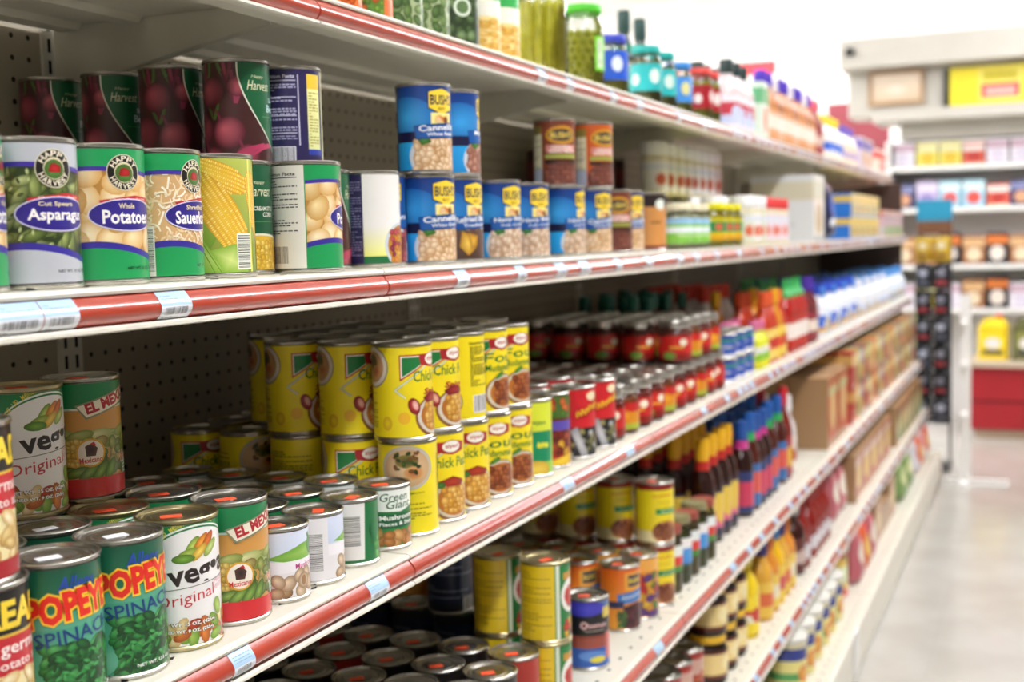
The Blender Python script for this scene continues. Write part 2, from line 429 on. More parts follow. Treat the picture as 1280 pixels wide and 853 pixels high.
# price tags follow the bulge of the channel
def tag_mesh(seed, wd):
    P = Paint(); R = random.Random(seed)
    for j in range(8): P.rect(0, wd, 26*j/8, 26*(j+1)/8, 'dfe2e8' if j < 4 else 'a9c8e2', ly=1)
    P.lines(3, wd-3, 15, 24, 2.6, '6f8cab', seed, .34)
    P.barcode(5, wd-5, 4.5, 11.5, seed, 'dfe2e8'); P.lines(4, wd-6, 1, 3.5, 1.6, '444444', seed)
    V = []; F = []; C = []; st = 26/10
    for ly, p, c in P.t:
        for k in range(10):
            poly = [(q[0], q[1], d) for q, d in zip(p, c)]
            for sgn, l_ in ((1, k*st), (-1, (k+1)*st)):
                out = []
                for i in range(len(poly)):
                    A, B = poly[i-1], poly[i]; da, db = sgn*(A[1]-l_), sgn*(B[1]-l_)
                    if (da < -1e-9) != (db < -1e-9): t = da/(da-db); out.append((A[0]+(B[0]-A[0])*t, A[1]+(B[1]-A[1])*t, A[2]))
                    if db >= -1e-9: out.append(B)
                poly = out
                if len(poly) < 3: break
            if len(poly) < 3: continue
            p0, p1 = chan(k/10*.96+.02, .0005+ly*3e-5), chan((k+1)/10*.96+.02, .0005+ly*3e-5); b = len(V)
            for x, y, d in poly:
                u = (y-k*st)/st; V.append((p0[0]+(p1[0]-p0[0])*u, x/1000, p0[1]+(p1[1]-p0[1])*u)); C.append(d)
            F.append(list(range(b, len(V))))
    return P._mesh('price_tag', V, F, C)
TAGS = [tag_mesh(s, wd) for s, wd in ((1, 38), (2, 34), (3, 42), (4, 30))]
WTAG = tag_mesh(9, 26)
def ray(px, py): return vR*((px-640)/FPX)-vU*((py-426.5)/FPX)+vF
def y_at(px, X, Z):      # y of the point with this x and z that shows in picture column px
    k = (px-640)/FPX; a = vR-vF*k; return -(a.x*X+a.z*(Z-CAM.z))/a.y
near_tags = {0: [672, 708, 762, 795, 845, 878], 1: [8, 66, 208, 571, 646, 695, 724, 768, 806, 845, 866, 892, 920, 936],
             2: [297, 464, 703, 781, 876, 905], 3: [768, 818, 850, 912, 933, 948, 966]}
SM = [shelf_meshes(i) for i in range(6)]
for i in range(6):
    tg = {}
    for px in near_tags.get(i, []):
        y = y_at(px, -CX[i], ZL[i]+.016)-.018; tg.setdefault(math.floor((y-T0)/BAY), []).append(y)
    last = max(max(v) for v in tg.values()) if tg else 2.0
    R = random.Random(40+i); y = last+.12
    while i < 5 and y < bay_y(6)-.1:
        k = math.floor((y-T0)/BAY)
        if y-bay_y(k) < BAY-.05 and y-bay_y(k) > .01: tg.setdefault(k, []).append(y)
        y += R.choice((.06, .09, .12, .17))
    for k in range(-1, 6):
        dk, ch, lp, br, pf = SM[i]
        t = empty('shelf', (-CX[i], bay_y(k), ZL[i])); SHELVES[(i, k)] = t
        tag(t, {5: 'cream metal base deck of the shelving close to the floor'}.get(i, f'off white metal shelf with red price channel, {NAMES[i]} shelf of the run'), 'shelf', f'{NAMES[i]} shelf sections')
        obj('deck', dk, t); f = obj('deck_perforations', pf, t); f['kind'] = 'stuff'
        if i == 5: continue
        c = obj('price_channel', ch, t); obj('channel_lip', lp, c)
        for yy in (.006, BAY-.008): obj('bracket', br, t, (0, yy, 0))
        for y in tg.get(k, []):
            yl = y-bay_y(k)
            if .002 < yl < BAY-.045: obj('price_tag', TAGS[R.randrange(4)], c, (0, yl, 0))

# ---------------------------------------------------------------- products: shapes
KIND = {}
class Kind:
    def __init__(s, name, cat, r, h, parts, depth=None): s.name, s.cat, s.r, s.h, s.parts, s.depth = name, cat, r, h, parts, depth
_can = {}
def can_parts(r, h, gold=False):
    k = (r, h, gold)
    if k not in _can:
        tin = TIN_GOLD if gold else TIN
        b = MB(); b.lathe([(r-.004, .0015), (r-.001, 0), (r, .0012), (r, .003), (r-.0014, .0045), (r-.0014, h-.0042), (r, h-.003), (r, h-.0008), (r-.0008, h), (r-.0024, h-.0004), (r-.0032, h-.003)], 56, tin, True, False)
        l = MB(); l.lathe([(r-.003, h-.0028), (r-.0055, h-.0034), (r-.007, h-.0022), (r-.009, h-.0022), (r-.0105, h-.0032), (r-.014, h-.0032), (r-.0155, h-.0024), (r-.018, h-.0024), (r-.0195, h-.0030), (.002, h-.0030)], 40, tin, False, True)
        _can[k] = (b.mesh('can_body', 40), l.mesh('lid', 25))
    return _can[k]
_st = {}
def sticker(h, m, r=.0375):
    if (h, m.name, r) not in _st:
        q = MB(); a = [(-.009, -.006), (.009, -.0052), (.0085, .006), (-.0095, .0048)]
        q.prism([(x-.004, y-.006) for x, y in a], h-.0021, h-.0016, m); _st[(h, m.name, r)] = q.mesh('price_sticker')
    return _st[(h, m.name, r)]
def can(key, paint, r=.0355, h=.112, stick=None, gold=False, name='food_can'):
    b, l = can_parts(r, h, gold); lb = paint.wrap('paper_label', r-.0009, .0048, lim=(0, h*1000-9.4)) if paint else None
    p = [('can_body', b, None), ('lid', l, None)]
    if lb: p.append(('paper_label', lb, None))
    if stick: p.append(('price_sticker', sticker(h, stick, r), 'lid'))
    KIND[key] = Kind(name, 'can', r, h, p)
def bottle(key, prof, body_m, cap_prof, cap_m, lab=None, lab_r=0, lab_z=0, n=20, name='sauce_bottle', cat='bottle', extra=None):
    b = MB(); b.lathe(prof, n, body_m); c = MB(); c.lathe(cap_prof, n, cap_m)
    p = [('bottle_body', b.mesh('bottle_body', 45), None), ('cap', c.mesh('cap', 40), None)]
    if lab: p.append(('paper_label', lab.wrap('paper_label', lab_r, lab_z, N=24, step=4e-5), None))
    for e in extra or []: p.append(e)
    KIND[key] = Kind(name, cat, max(a for a, _ in prof+cap_prof)+(.0015 if lab else 0), max(z for _, z in cap_prof), p)
GLASS = None
def glass():
    m = bpy.data.materials.new('clear_glass'); m.use_nodes = True; nt = m.node_tree; N, L = nt.nodes, nt.links
    N.remove(N['Principled BSDF']); t = N.new('ShaderNodeBsdfTransparent'); g = N.new('ShaderNodeBsdfGlossy'); g.inputs['Roughness'].default_value = .06
    t.inputs[0].default_value = (.94, .96, .93, 1); f = N.new('ShaderNodeFresnel'); f.inputs[0].default_value = 1.5; x = N.new('ShaderNodeMixShader')
    L.new(f.outputs[0], x.inputs[0]); L.new(t.outputs[0], x.inputs[1]); L.new(g.outputs[0], x.inputs[2]); L.new(x.outputs[0], N['Material Output'].inputs[0])
    return m
GLASS = glass()
def jar(key, r, h, fill, lid_m, lab=None, lab_z=.03, content=None, name='glass_jar', cat='jar', lid_h=.014):
    g = MB(); hs = h-lid_h; g.lathe([(r*.9, 0), (r, .006), (r, hs*.78), (r*.93, hs*.88), (r*.84, hs*.93), (r*.84, hs)], 28, GLASS)
    l = MB(); l.lathe([(r*.9, hs-.001), (r*.92, hs+.001), (r*.92, h-.002), (r*.89, h), (r*.7, h-.0012)], 28, lid_m)
    c = MB()
    if content: content(c, r, hs)
    else: c.lathe([(r*.86, .003), (r*.96, .007), (r*.96, hs*.77), (r*.88, hs*.86)], 28, fill)
    p = [('glass', g.mesh('glass', 40), None), ('contents', c.mesh('contents', 50), None), ('lid', l.mesh('lid', 40), None)]
    if lab: p.append(('paper_label', lab.wrap('paper_label', r+.0005, lab_z, N=28, step=4e-5), None))
    KIND[key] = Kind(name, cat, r+(.0014 if lab else 0), h, p)
def carton(key, dx, dy, h, base, front=None, side=None, top=None, name='carton', cat='box', m=None):
    # local: front face looks to -Y (turned to the aisle when placed), width dx along X, depth dy along Y
    q = MB(); e = .0015; x, y = dx/2, dy/2
    o = [(-x+e, -y), (x-e, -y), (x, -y+e), (x, y-e), (x-e, y), (-x+e, y), (-x, y-e), (-x, -y+e)]
    q.prism(o, 0, h, m or mat('card_'+base, base, .55, noise=(25, base, .1)))
    p = [('box_body', q.mesh('box_body'), None)]
    acc = ([], [], []); any_ = False
    if front: front.flat('', (-x, -y, 0), (1, 0, 0), (0, 0, 1), acc=acc); any_ = True
    if side:
        side.flat('', (-x, y, 0), (0, -1, 0), (0, 0, 1), acc=acc); side.flat('', (x, -y, 0), (0, 1, 0), (0, 0, 1), acc=acc); any_ = True
    if top: top.flat('', (-x, -y, h), (1, 0, 0), (0, 1, 0), acc=acc); any_ = True
    if any_: p.append(('printed_panel', Paint()._mesh('printed_panel', acc[0], acc[1], acc[2]), None))
    KIND[key] = Kind(name, cat, dx/2, h, p, dy)
def bag(key, wd, dp, h, paint, name='food_bag', cat='bag', m=None, rnd=.5):
    # pillow bag standing upright: print drawn on a 100 x 100 sheet, pushed onto the pillow
    q = MB(); nu, nv = 10, 10; V = []; F = []
    def pt(u, v, sgn):
        a = max(0, 1-abs(2*u-1)**3); b = max(0, 1-abs(2*v-1)**5)
        return ((u-.5)*wd*(1-.06*math.sin(PI*v)), sgn*dp/2*(a*b)**rnd*(1.15-.45*v), v*h)
    for sgn in (-1, 1):
        b = len(V); V += [pt(i/nu, j/nv, sgn) for j in range(nv+1) for i in range(nu+1)]
        for j in range(nv):
            for i in range(nu):
                f = (b+j*(nu+1)+i, b+j*(nu+1)+i+1, b+(j+1)*(nu+1)+i+1, b+(j+1)*(nu+1)+i); F.append(f if sgn < 0 else f[::-1])
    q.add(V, F, m); P = []; G = []; C = []
    for ly, p, c in paint.t:
        n = 3; 
        def B(i, j): 
            a, d = i/n, j/n; w_ = (1-a-d, a, d)
            return (sum(w_[t]*p[t][0] for t in range(3)), sum(w_[t]*p[t][1] for t in range(3)), tuple(sum(w_[t]*c[t][x] for t in range(3)) for x in range(3)))
        for i in range(n):
            for j in range(n-i):
                for tr in ([(i, j), (i+1, j), (i, j+1)], [(i+1, j), (i+1, j+1), (i, j+1)] if i+j < n-1 else None):
                    if not tr: continue
                    b = len(P)
                    for a in tr:
                        X, Y, d = B(*a); s = pt(X/100, Y/100, -1); P.append((s[0], s[1]-.0006-ly*1e-4, s[2])); C.append(d)
                    G.append([b, b+1, b+2])
    KIND[key] = Kind(name, cat, wd/2, h, [('bag_body', q.mesh('bag_body', 60), None), ('printed_panel', Paint()._mesh('printed_panel', P, G, C), None)], dp)

# ---------------------------------------------------------------- products: printed labels (mm; 0 = middle of the front)
H = 103; W = 114
def happy(bgc, food, word, sub, ink='f7f3ea', strip=None):
    P = Paint(); P.rect(-W, W, 0, H, bgc)
    hump = lambda x: 7*math.cos((x+16)/26)
    food(P, -46, 46, 26, 84)
    P.band(lambda x: 85+hump(x)*.4, lambda x: H, -47, 47, bgc); P.band(lambda x: 82.5+hump(x)*.4, lambda x: 86+hump(x)*.4, -47, 47, '43329a')
    P.band(lambda x: 0, lambda x: 18+hump(x), -47, 47, bgc); P.band(lambda x: 17.5+hump(x), lambda x: 22.5+hump(x)*1.05, -47, 47, '3a2f95')
    P.rect(-W, -46, 0, H, bgc); P.rect(46, W, 0, H, bgc)
    P.rect(-108, -47, 0, H, 'e6e2d4'); P.nutri(-104, -52, 30, 98, 'e6e2d4'); P.barcode(-98, -66, 5, 22, bg='e6e2d4')
    if strip: P.rect(strip-6, strip+6, 0, 42, 'ece8dc'); P.barcode(strip-5, strip+5, 4, 40, 4, 'ece8dc', True)
    P.nutri(60, 104, 20, 90, 'e9e6da')
    P.ell(9, 84, 14.4, 14.4, 'e9dfbf', n=28); P.ell(9, 84, 13.8, 13.8, '1d1a17', n=28); P.ell(9, 84, 8.4, 8.4, 'd8cfa9', n=20); P.ell(9, 83.4, 7.8, 7.2, '486b2c', n=20)
    P.fan([(4, 82), (6, 87), (9, 88), (14, 86), (14, 81.5), (9, 79.5)], 'c3272b', '8e1c1c'); P.rect(5, 13, 79, 81, '4f7a36')
    P.arctext('HAPPY', 9, 84, 11, PI*.88, PI*.12, 4.2, 'f0e6cc'); P.arctext('HARVEST', 9, 84, 11, PI*1.1, PI*1.9, 4.2, 'f0e6cc', inward=True)
    P.fan([(-12, 62), (18, 66), (40, 64), (40, 60.5), (14, 61.5), (-10, 58)], 'c42a32'); P.text('Gluten Free Recipe', 14, 62.7, 36, 2.2, 'f3d9c9', .01, 0, .02)
    P.ell(12, 50.5, 33, 13.0, 'ddd8f0', n=32); P.ell(12, 50.5, 32, 12.1, '372b8e', '30257f', n=32)
    P.text(sub, 10, 57.6, 5.2*len(sub)*.55, 4.2, 'e8d9a0', .02); P.text(word, 13, 49, min(50, 7.2*len(word)*.8), 11, ink, .025)
    P.text('NET WT. 15 OZ. (425g)', 25, 8, 34, 3.0, '1b1b22', .02)
    return P
def f_asp(P, x0, x1, y0, y1):
    P.rect(x0, x1, y0-6, y1+6, '2c3d1c')
    P.grid(x0, x1, y0-4, y1+4, 7, 7, 10.5, 4.2, ['a9b56e', 'bcc583', '8b9a52', '6c7f3e'], ['3f4e20', '4c5b28', '344219', '2a3814'], 3, .45, (0, 1.5))
    P.grid(x0, x1, y0-2, y1, 5, 4, 9, 4.0, ['c3cc8c', 'a5b268', '7f9149'], ['4d5f27', '435422', '33431a'], 5, .45, (-.3, 1.6))
    P.blobs(x0, x1, y0, y1, 60, 2.2, 1.1, ['d2d8a2', '5b6c30', '3f4e22'], ['8f9c58', '3c4a1e', '2a3616'], 11, (0, 2), seg=7)
def f_pot(P, x0, x1, y0, y1):
    P.rect(x0, x1, y0-6, y1+6, 'b9853f')
    P.grid(x0, x1, y0-2, y1+3, 5, 4, 13, 10.5, ['f6e5b4', 'f3dfa6', 'f8ebc4'], ['d9a75e', 'cf9c52', 'dcb26e'], 4, .22)
def f_kraut(P, x0, x1, y0, y1):
    P.rect(x0, x1, y0-6, y1+6, 'd9ae78'); R = random.Random(8)
    for i in range(210):
        x, y, a, l = R.uniform(x0+6, x1-6), R.uniform(y0-3, y1+3), R.uniform(0, PI), R.uniform(3, 6.5); b = R.uniform(-.9, .9)
        P.stroke([(x+l*math.cos(a+b*t)*t, y+l*math.sin(a+b*t)*t) for t in (-1, -.5, 0, .5, 1)], R.uniform(.9, 2.0), R.choice(['f6e8c8', 'f3dfb8', 'fbf2dc', 'ecd0a0', 'd6ad78']))
can('asparagus', happy('b9bcc2', f_asp, 'Asparagus', 'Cut Spears'))
can('potato', happy('1f9a55', f_pot, 'Potatoes', 'Whole'))
can('sauerkraut', happy('1f9a55', f_kraut, 'Sauerkraut', 'Shredded', strip=-36))
def beets():
    P = Paint(); P.rect(-W, W, 0, H, '42201f'); R = random.Random(2)
    for x, y in ((-62, 60), (-40, 80), (-15, 84), (-70, 90), (-30, 44), (-84, 30), (-60, 100), (-5, 60)):
        for k in range(3): P.stroke([(x, y), (x-7+6*k, y+12), (x-14+10*k, y+34)], 3.6, R.choice(['6d2236', '8a2f48', '4a6a2a', '59182a']))
    for x, y, q in ((-72, 74, 17), (-34, 72, 17), (-52, 34, 20), (-14, 30, 18), (-88, 40, 18), (-2, 78, 12), (-34, 2, 15), (-70, 4, 17), (6, 6, 13)):
        P.ell(x, y, q, q*.92, 'c25a66', '541a28', .3, 22, hl=.28); P.stroke([(x-q*.4, y+q*.6), (x-q*.7, y+q*1.3)], 3, '7a2a40')
    for x in (8, 16, 24): P.stroke([(x-16, 6), (x, 14), (x+18, 18)], 3.2, R.choice(['b03a5c', '5d8f3a', '88b050']))
    cur = lambda y: -2+ (max(0, 95-y)/95)**1.7*58
    pts = [(cur(y), y) for y in range(0, H+1, 5)]
    P.poly([(cur(y)-1.6, y) for y in range(0, H, 6)]+[(cur(H)-1.6, H), (W, H), (W, 0)], 'e8e2cf'); P.poly([(cur(y), y) for y in range(0, H, 6)]+[(cur(H), H), (W, H), (W, 0)], '175c37')
    P.text('Happy', 20, 88, 16, 4, 'd8d2a8', 0, .25); P.text('Harvest', 22, 79, 30, 10, 'e2ddb4', 0, .3); P.text('Beets', 44, 56, 24, 8, 'b8d6d8', .02); P.text('Sliced', 44, 65, 16, 5, 'b8d6d8', .02)
    P.stroke([(24, 47), (64, 47)], .7, '4c9a62'); P.nutri(66, 104, 16, 92)
    return P
can('beet', beets())
def cobs(P, cx, cy, ln, rd, rot, seed):
    P.ell(cx, cy, ln, rd, 'f0c93c', 'd39a28', rot, 26); LY = P.nl(); c, s = math.cos(rot), math.sin(rot); R = random.Random(seed); n = int(ln/1.9)
    for j in range(-3, 4):
        for i in range(-n, n+1):
            u = i*1.95+(j % 2)*.9; v = j*rd/3.7; k = 1-(u/ln)**2-(v/rd)**2
            if k < .05: continue
            P.ell(cx+u*c-v*s, cy+u*s+v*c, 1.05, rd/8.2, R.choice(['fbe27a', 'f8d85a', 'fdee9e', 'f4cd45']), 'e0b038', rot, 7, ly=LY)
def corn():
    P = Paint(); P.rect(-W, W, 0, H, '7a8f38', 'b8c25a')
    P.fan([(-60, 0), (-20, 0), (10, 50), (-30, 103), (-60, 103)], 'b9d05c', '6f9a32')
    cobs(P, -2, 88, 38, 13, -.35, 1); cobs(P, -34, 46, 32, 13, -1.15, 3); cobs(P, 4, 52, 46, 17, -1.0, 2); cobs(P, 44, 60, 34, 12, -1.3, 5)
    for a in ([(-40, 60), (-20, 40), (6, 0), (-12, 0), (-34, 24)], [(-8, 20), (16, 26), (30, 0), (4, 0)], [(-50, 103), (-30, 103), (-24, 84), (-44, 76)]): P.fan(a, 'd9e68c', '8ab53c')
    for a in ([(-36, 58), (-16, 30), (2, 0)], [(-30, 46), (-14, 20), (-4, 0)], [(-46, 98), (-32, 86)]): P.stroke(a, .9, '6e9a30')
    P.ell(-30, 10, 14, 8, 'f3f0cf', 'a7c45e', .4); P.barcode(18, 33, 4, 34, 7, 'eef0e0', True); P.rect(33.5, 36, 0, H, 'e8e060')
    P.rect(52, W, 0, H, '17573a'); P.rect(-W, -66, 0, H, '17573a'); P.nutri(-104, -70, 20, 96)
    return P
can('corn', corn())
def creamcorn():
    P = Paint(); P.rect(-W, W, 0, H, '165636'); P.text('Happy', 2, 85, 16, 4, 'd8d2a8', 0, .25); P.text('Harvest', 4, 77, 32, 10, 'e4dfb8', 0, .3)
    P.text('CREAM STYLE', 10, 60, 30, 4.2, 'eceadc', .03); P.text('CORN', 14, 54, 16, 4.8, 'eceadc', .03); P.stroke([(-20, 47), (34, 47)], .6, '58a04c')
    P.band(lambda x: 0, lambda x: 36-((x+10)/26)**2*3+ (x*.1), -44, 44, 'e9e6cf'); P.band(lambda x: 0, lambda x: 34-((x+10)/26)**2*3+(x*.1), -43, 43, 'e2b83a')
    P.grid(-38, 40, 2, 28, 14, 7, 3, 3.6, ['f4d75a', 'f9e57f', 'eec53f'], ['c99a2a', 'd3a431', 'bd8b22'], 4, .2, (0, .4)); P.nutri(-104, -56, 10, 96); P.nutri(58, 100, 10, 90)
    return P
can('cream_corn', creamcorn())
def whitelab():
    P = Paint(); P.rect(-W, W, 0, H, 'ece9e4'); P.rect(-2, 46, 6, 44, 'e9ea72', 'ece9e4'); P.rect(-24, 60, 0, 8, '1c6a3c'); P.rect(-26, -2, 0, H, '2c2550'); P.lines(-24, -4, 6, 96, 3, '8a86a8')
    P.ell(50, 20, 27, 27, 'f4f4f2', 'c7cdd4', n=26); P.ell(51, 20, 24, 24, 'e0b23e', 'b57a22'); P.grid(32, 70, 2, 38, 6, 6, 4, 3.4, ['f2c84a', 'd65f5f', 'a83858', 'e79a3a'], ['b58020', '8e2c3a', '6e1d3c', 'a5601c'], 9)
    P.rect(68, W, 0, H, '2457a0'); P.nutri(-104, -40, 10, 94)
    return P
can('hominy', whitelab())
def purple():
    P = Paint(); P.rect(-W, W, 0, H, '2b2552'); P.text('Nutrition Facts', -12, 95, 40, 4, 'd9d6ea', .03); P.lines(-32, 9, 34, 91, 2.9, 'bdb9d8', 3, .5)
    for y in (90, 72, 52, 33): P.rect(-32, 9, y, y+1, 'd9d6ea')
    P.lines(-32, 9, 22, 32, 2.6, 'a9a5c8', 4); P.barcode(-30, 6, 2, 18, 8, 'd8d6dc'); P.rect(11, 12.2, 20, 97, 'd9d6ea')
    P.rect(22, 41, 16, 98, 'd8dc9a', 'ece79a'); P.rect(22, 41, 82, 98, 'e8c23a'); P.lines(24, 39, 18, 80, 3.2, 'a59b4c'); P.rect(22, 60, 10, 16, '2c3f9e'); P.rect(46, W, 0, H, 'ded9b0')
    return P
can('purple_can', purple())
def bush(word, sub, beans, rims, seed, extra=None, logo_up=0):
    P = Paint(); P.rect(-W, W, 0, H, '1b69b0', '143a82'); P.ell(-24, 64, 40, 26, '3fa6e4', '1d66ad', 0, 26); P.rect(-W, W, 34, 47, '17173f'); P.rect(-W, W, 0, 34, '1f93d6', '2ba7e6')
    P.nutri(-112, -40, 0, H, '17204a', 'd0d4e4', False); P.rect(-70, -44, 74, 94, 'e9e6de'); P.rect(-68, -46, 54, 76, '8c3524', 'b3563c'); P.rect(-70, -44, 34, 54, 'd9d8b0')
    P.poly([(6, 96), (14, 98), (26, 101), (38, 98), (48, 96), (48, 74), (36, 71), (26, 66), (16, 71), (6, 75)], '1b2450'); P.poly([(7.5, 95), (14, 96.8), (26, 99.4), (38, 96.8), (46.5, 95), (46.5, 75), (36, 72.4), (26, 68), (16, 72.4), (7.5, 76)], 'f6d33c')
    P.text("BUSH'S", 27, 86, 35, 13, '181d48', .025); P.text('BEST', 26, 75, 12, 4, '8c6a20', .02)
    P.rect(10, 42, 56, 70, 'f2e58e'); P.fan([(16, 66), (22, 68), (28, 65), (36, 68), (38, 58), (14, 58)], 'd96a3a', 'e9c06a'); P.ell(20, 61, 4, 4, 'e4c08c'); P.ell(32, 61, 4, 4, '7c4a26')
    P.ell(22, 16, 41, 31, 'f2f4f4', 'cfd6dc', n=28); P.ell(23, 14, 37, 27, rims[0])
    P.grid(-12, 56, -2, 36, 8, 6, 6.6, 4.8, beans, rims, seed, .35)
    P.fan([(-2, 30), (-10, 40), (4, 42), (10, 34)], '4f8a34', '2f6020')
    if extra: extra(P)
    P.poly([(-12, 54), (58, 60), (58, 41), (-10, 37)], '123a78'); P.poly([(-11, 53), (58, 58.6), (58, 42), (-9.5, 38.5)], '1d58a2')
    P.text(word, 24, 52.3, min(62, 6.0*len(word)), 7.6, 'f4f2ea', .02, 0, .07); P.text(sub, 26, 44.3, min(44, 4.0*len(sub)), 4.2, 'f4f2ea', .015, 0, .05)
    P.rect(62, W, 0, H, '1c4e98'); P.nutri(66, 108, 20, 96, '1c4e98', 'cfd8ea', False)
    return P
WB, WR = ['f1dcb9', 'f5e6cb', 'e6c79c'], ['c08f5c', 'c99c68', 'ad7c4a']
can('cannellini', bush('Cannellini', 'White Beans', WB, WR, 3))
def refr(P): P.rect(-8, 58, 0, 37, '4b352c', '6a4c40'); P.fan([(2, 36), (14, 30), (22, 14), (10, 4), (-2, 16)], 'f0c85a', 'b98426'); P.fan([(10, 34), (26, 30), (24, 16), (14, 12)], 'e6b545', 'a8741f')
can('refried', bush('Refried Beans', 'Traditional', WB, ['6a4c40', '5a3e33', '4c342a'], 5, refr))
can('navy', bush('Navy Beans', 'Fully Cooked', ['ecd9c2', 'e0c5a8', 'f2e5d2'], ['b08a68', 'a27c5c', 'bf9c7a'], 7))
can('pinto', bush('Mayocoba', 'Beans', ['cf9f8a', 'd9b09a', 'b98470'], ['8a5340', '93604c', '743f30'], 9))
can('kidney', bush('Kidney Beans', 'Dark Red', ['b0525c', '94404c', 'c06a70'], ['6a2430', '581c28', '7a303a'], 11))
def brownb(base, mid):
    P = Paint(); P.rect(-W, W, 0, H, base); P.rect(-W, -70, 0, H, '3a1c14'); P.rect(-66, -24, 10, 82, 'd8d4b4'); P.rect(-66, -24, 82, 96, '8a7a3a'); P.lines(-63, -27, 14, 80, 3, '6a6a58'); P.rect(-66, -24, 0, 26, 'a8b2c4')
    P.ell(12, 80, 28, 15, 'e9b636', 'c98f22', n=24); P.ell(12, 80, 24, 10, '2a2236'); P.text("BUSH'S", 12, 80, 40, 10, 'f2d25a', .02); P.rect(-16, 42, 52, 64, 'c9837a'); P.text('ORIGINAL', 13, 60, 40, 5, 'f4e8dc', .02)
    P.text('BAKED BEANS', 13, 54, 46, 5, 'f4e8dc', .02); P.rect(-18, 42, 42, 49, '9aa04a'); P.rect(-18, 44, 34, 40, '1d120e'); P.ell(13, 12, 36, 26, '8a5648', '5d3025', n=24); P.grid(-16, 42, 0, 30, 7, 4, 6, 4.4, ['a86a58', '96584a'], ['5e2e24', '4e241c'], 6); P.rect(50, W, 0, H, mid)
    P.rect(60, 66, 0, H, 'e9c04a'); P.fan([(58, 20), (72, 24), (74, 4), (60, 0)], '4a3a34', '2a2020'); P.rect(66, 76, 40, 90, 'd8a878')
    return P
can('baked_brown', brownb('7a3a26', '6a2c1c')); can('baked_orange', brownb('c4581e', 'd2642a'))
def orangecan():
    P = Paint(); P.rect(-W, W, 0, H, 'e8a02c', 'e0661c'); P.rect(-W, -48, 0, H, '2a2330'); P.rect(-100, -60, 50, 96, 'd8d2c0'); P.rect(6, 46, 66, 96, 'e9a63a'); P.rect(12, 42, 72, 92, '2a2f4a'); P.text("BUSH'S", 27, 82, 26, 9, 'f3d24a', .02)
    P.poly([(-8, 60), (58, 70), (58, 48), (-6, 42)], '3f78b8'); P.scrib(26, 56, 50, 6, 'f2f0ea', .12); P.rect(-48, 4, 36, 48, '1c2450'); P.ell(30, 20, 34, 24, '3a1a22', '5e2a30', n=24); P.grid(4, 56, 2, 38, 8, 6, 4.6, 3.6, ['5a2430', '7c3a44', '40141e'], ['260a12', '361018', '1c060c'], 3); P.grid(-8, 8, 2, 30, 3, 5, 4, 3, ['5d8a3a', '3f6f2c'], ['2a4d1c', '1f3d16'], 4); P.rect(64, W, 0, H, 'd9861e')
    return P
can('orange_beans', orangecan(), stick=ORANGE_STICK)

def spinach():
    P = Paint(); P.rect(-W, W, 0, H, '2c9a6c', '17543c'); P.rect(-W, W, 34, 70, '7fc0a4', '3f9a78')
    P.rect(-46, 52, 8, 58, '63b091', '4aa181')
    P.grid(-18, 50, -2, 44, 10, 10, 7.5, 4.4, ['3f9a4c', '2c7f3c', '56ad5e', '1f6a30'], ['16481f', '103c18', '1d5a2a', '0b3012'], 6, .45, (-.6, 1.2), .35)
    P.grid(-14, 50, 0, 40, 12, 10, 3.4, 1.5, ['58ae62', '3f9a4c', '1f6a30', '174f22'], ['2f8a40', '277a36', '134a1e', '0d3c18'], 8, .5, (-.8, 1.4), .3)
    P.ell(-30, 12, 14, 12, '8fc9b0', '63b091')
    P.text('Allens', 8, 91, 30, 11, '2b49a8', .015, .25)
    P.text('POPEYE', 5, 73, 70, 23, 'e2281c', .05, 0, .10, 2, 'f6c92e', .06)
    P.text('SPINACH', 8, 53, 66, 11, '1d3f7c', .01, 0, .10)
    P.text('NET WT. 13.5 OZ. (383g)', 22, 5.5, 48, 3.4, 'f4f6f0', .02); P.ell(-30, 47, 2.2, 2.2, 'f0a34a')
    P.nutri(-106, -58, 16, 96, '1f7c54', 'd8efe2'); P.barcode(-100, -70, 2, 14, 5); P.nutri(62, 106, 10, 94, '1f7c54', 'd8efe2', False)
    return P
can('spinach', spinach(), stick=WHITE_STICK)
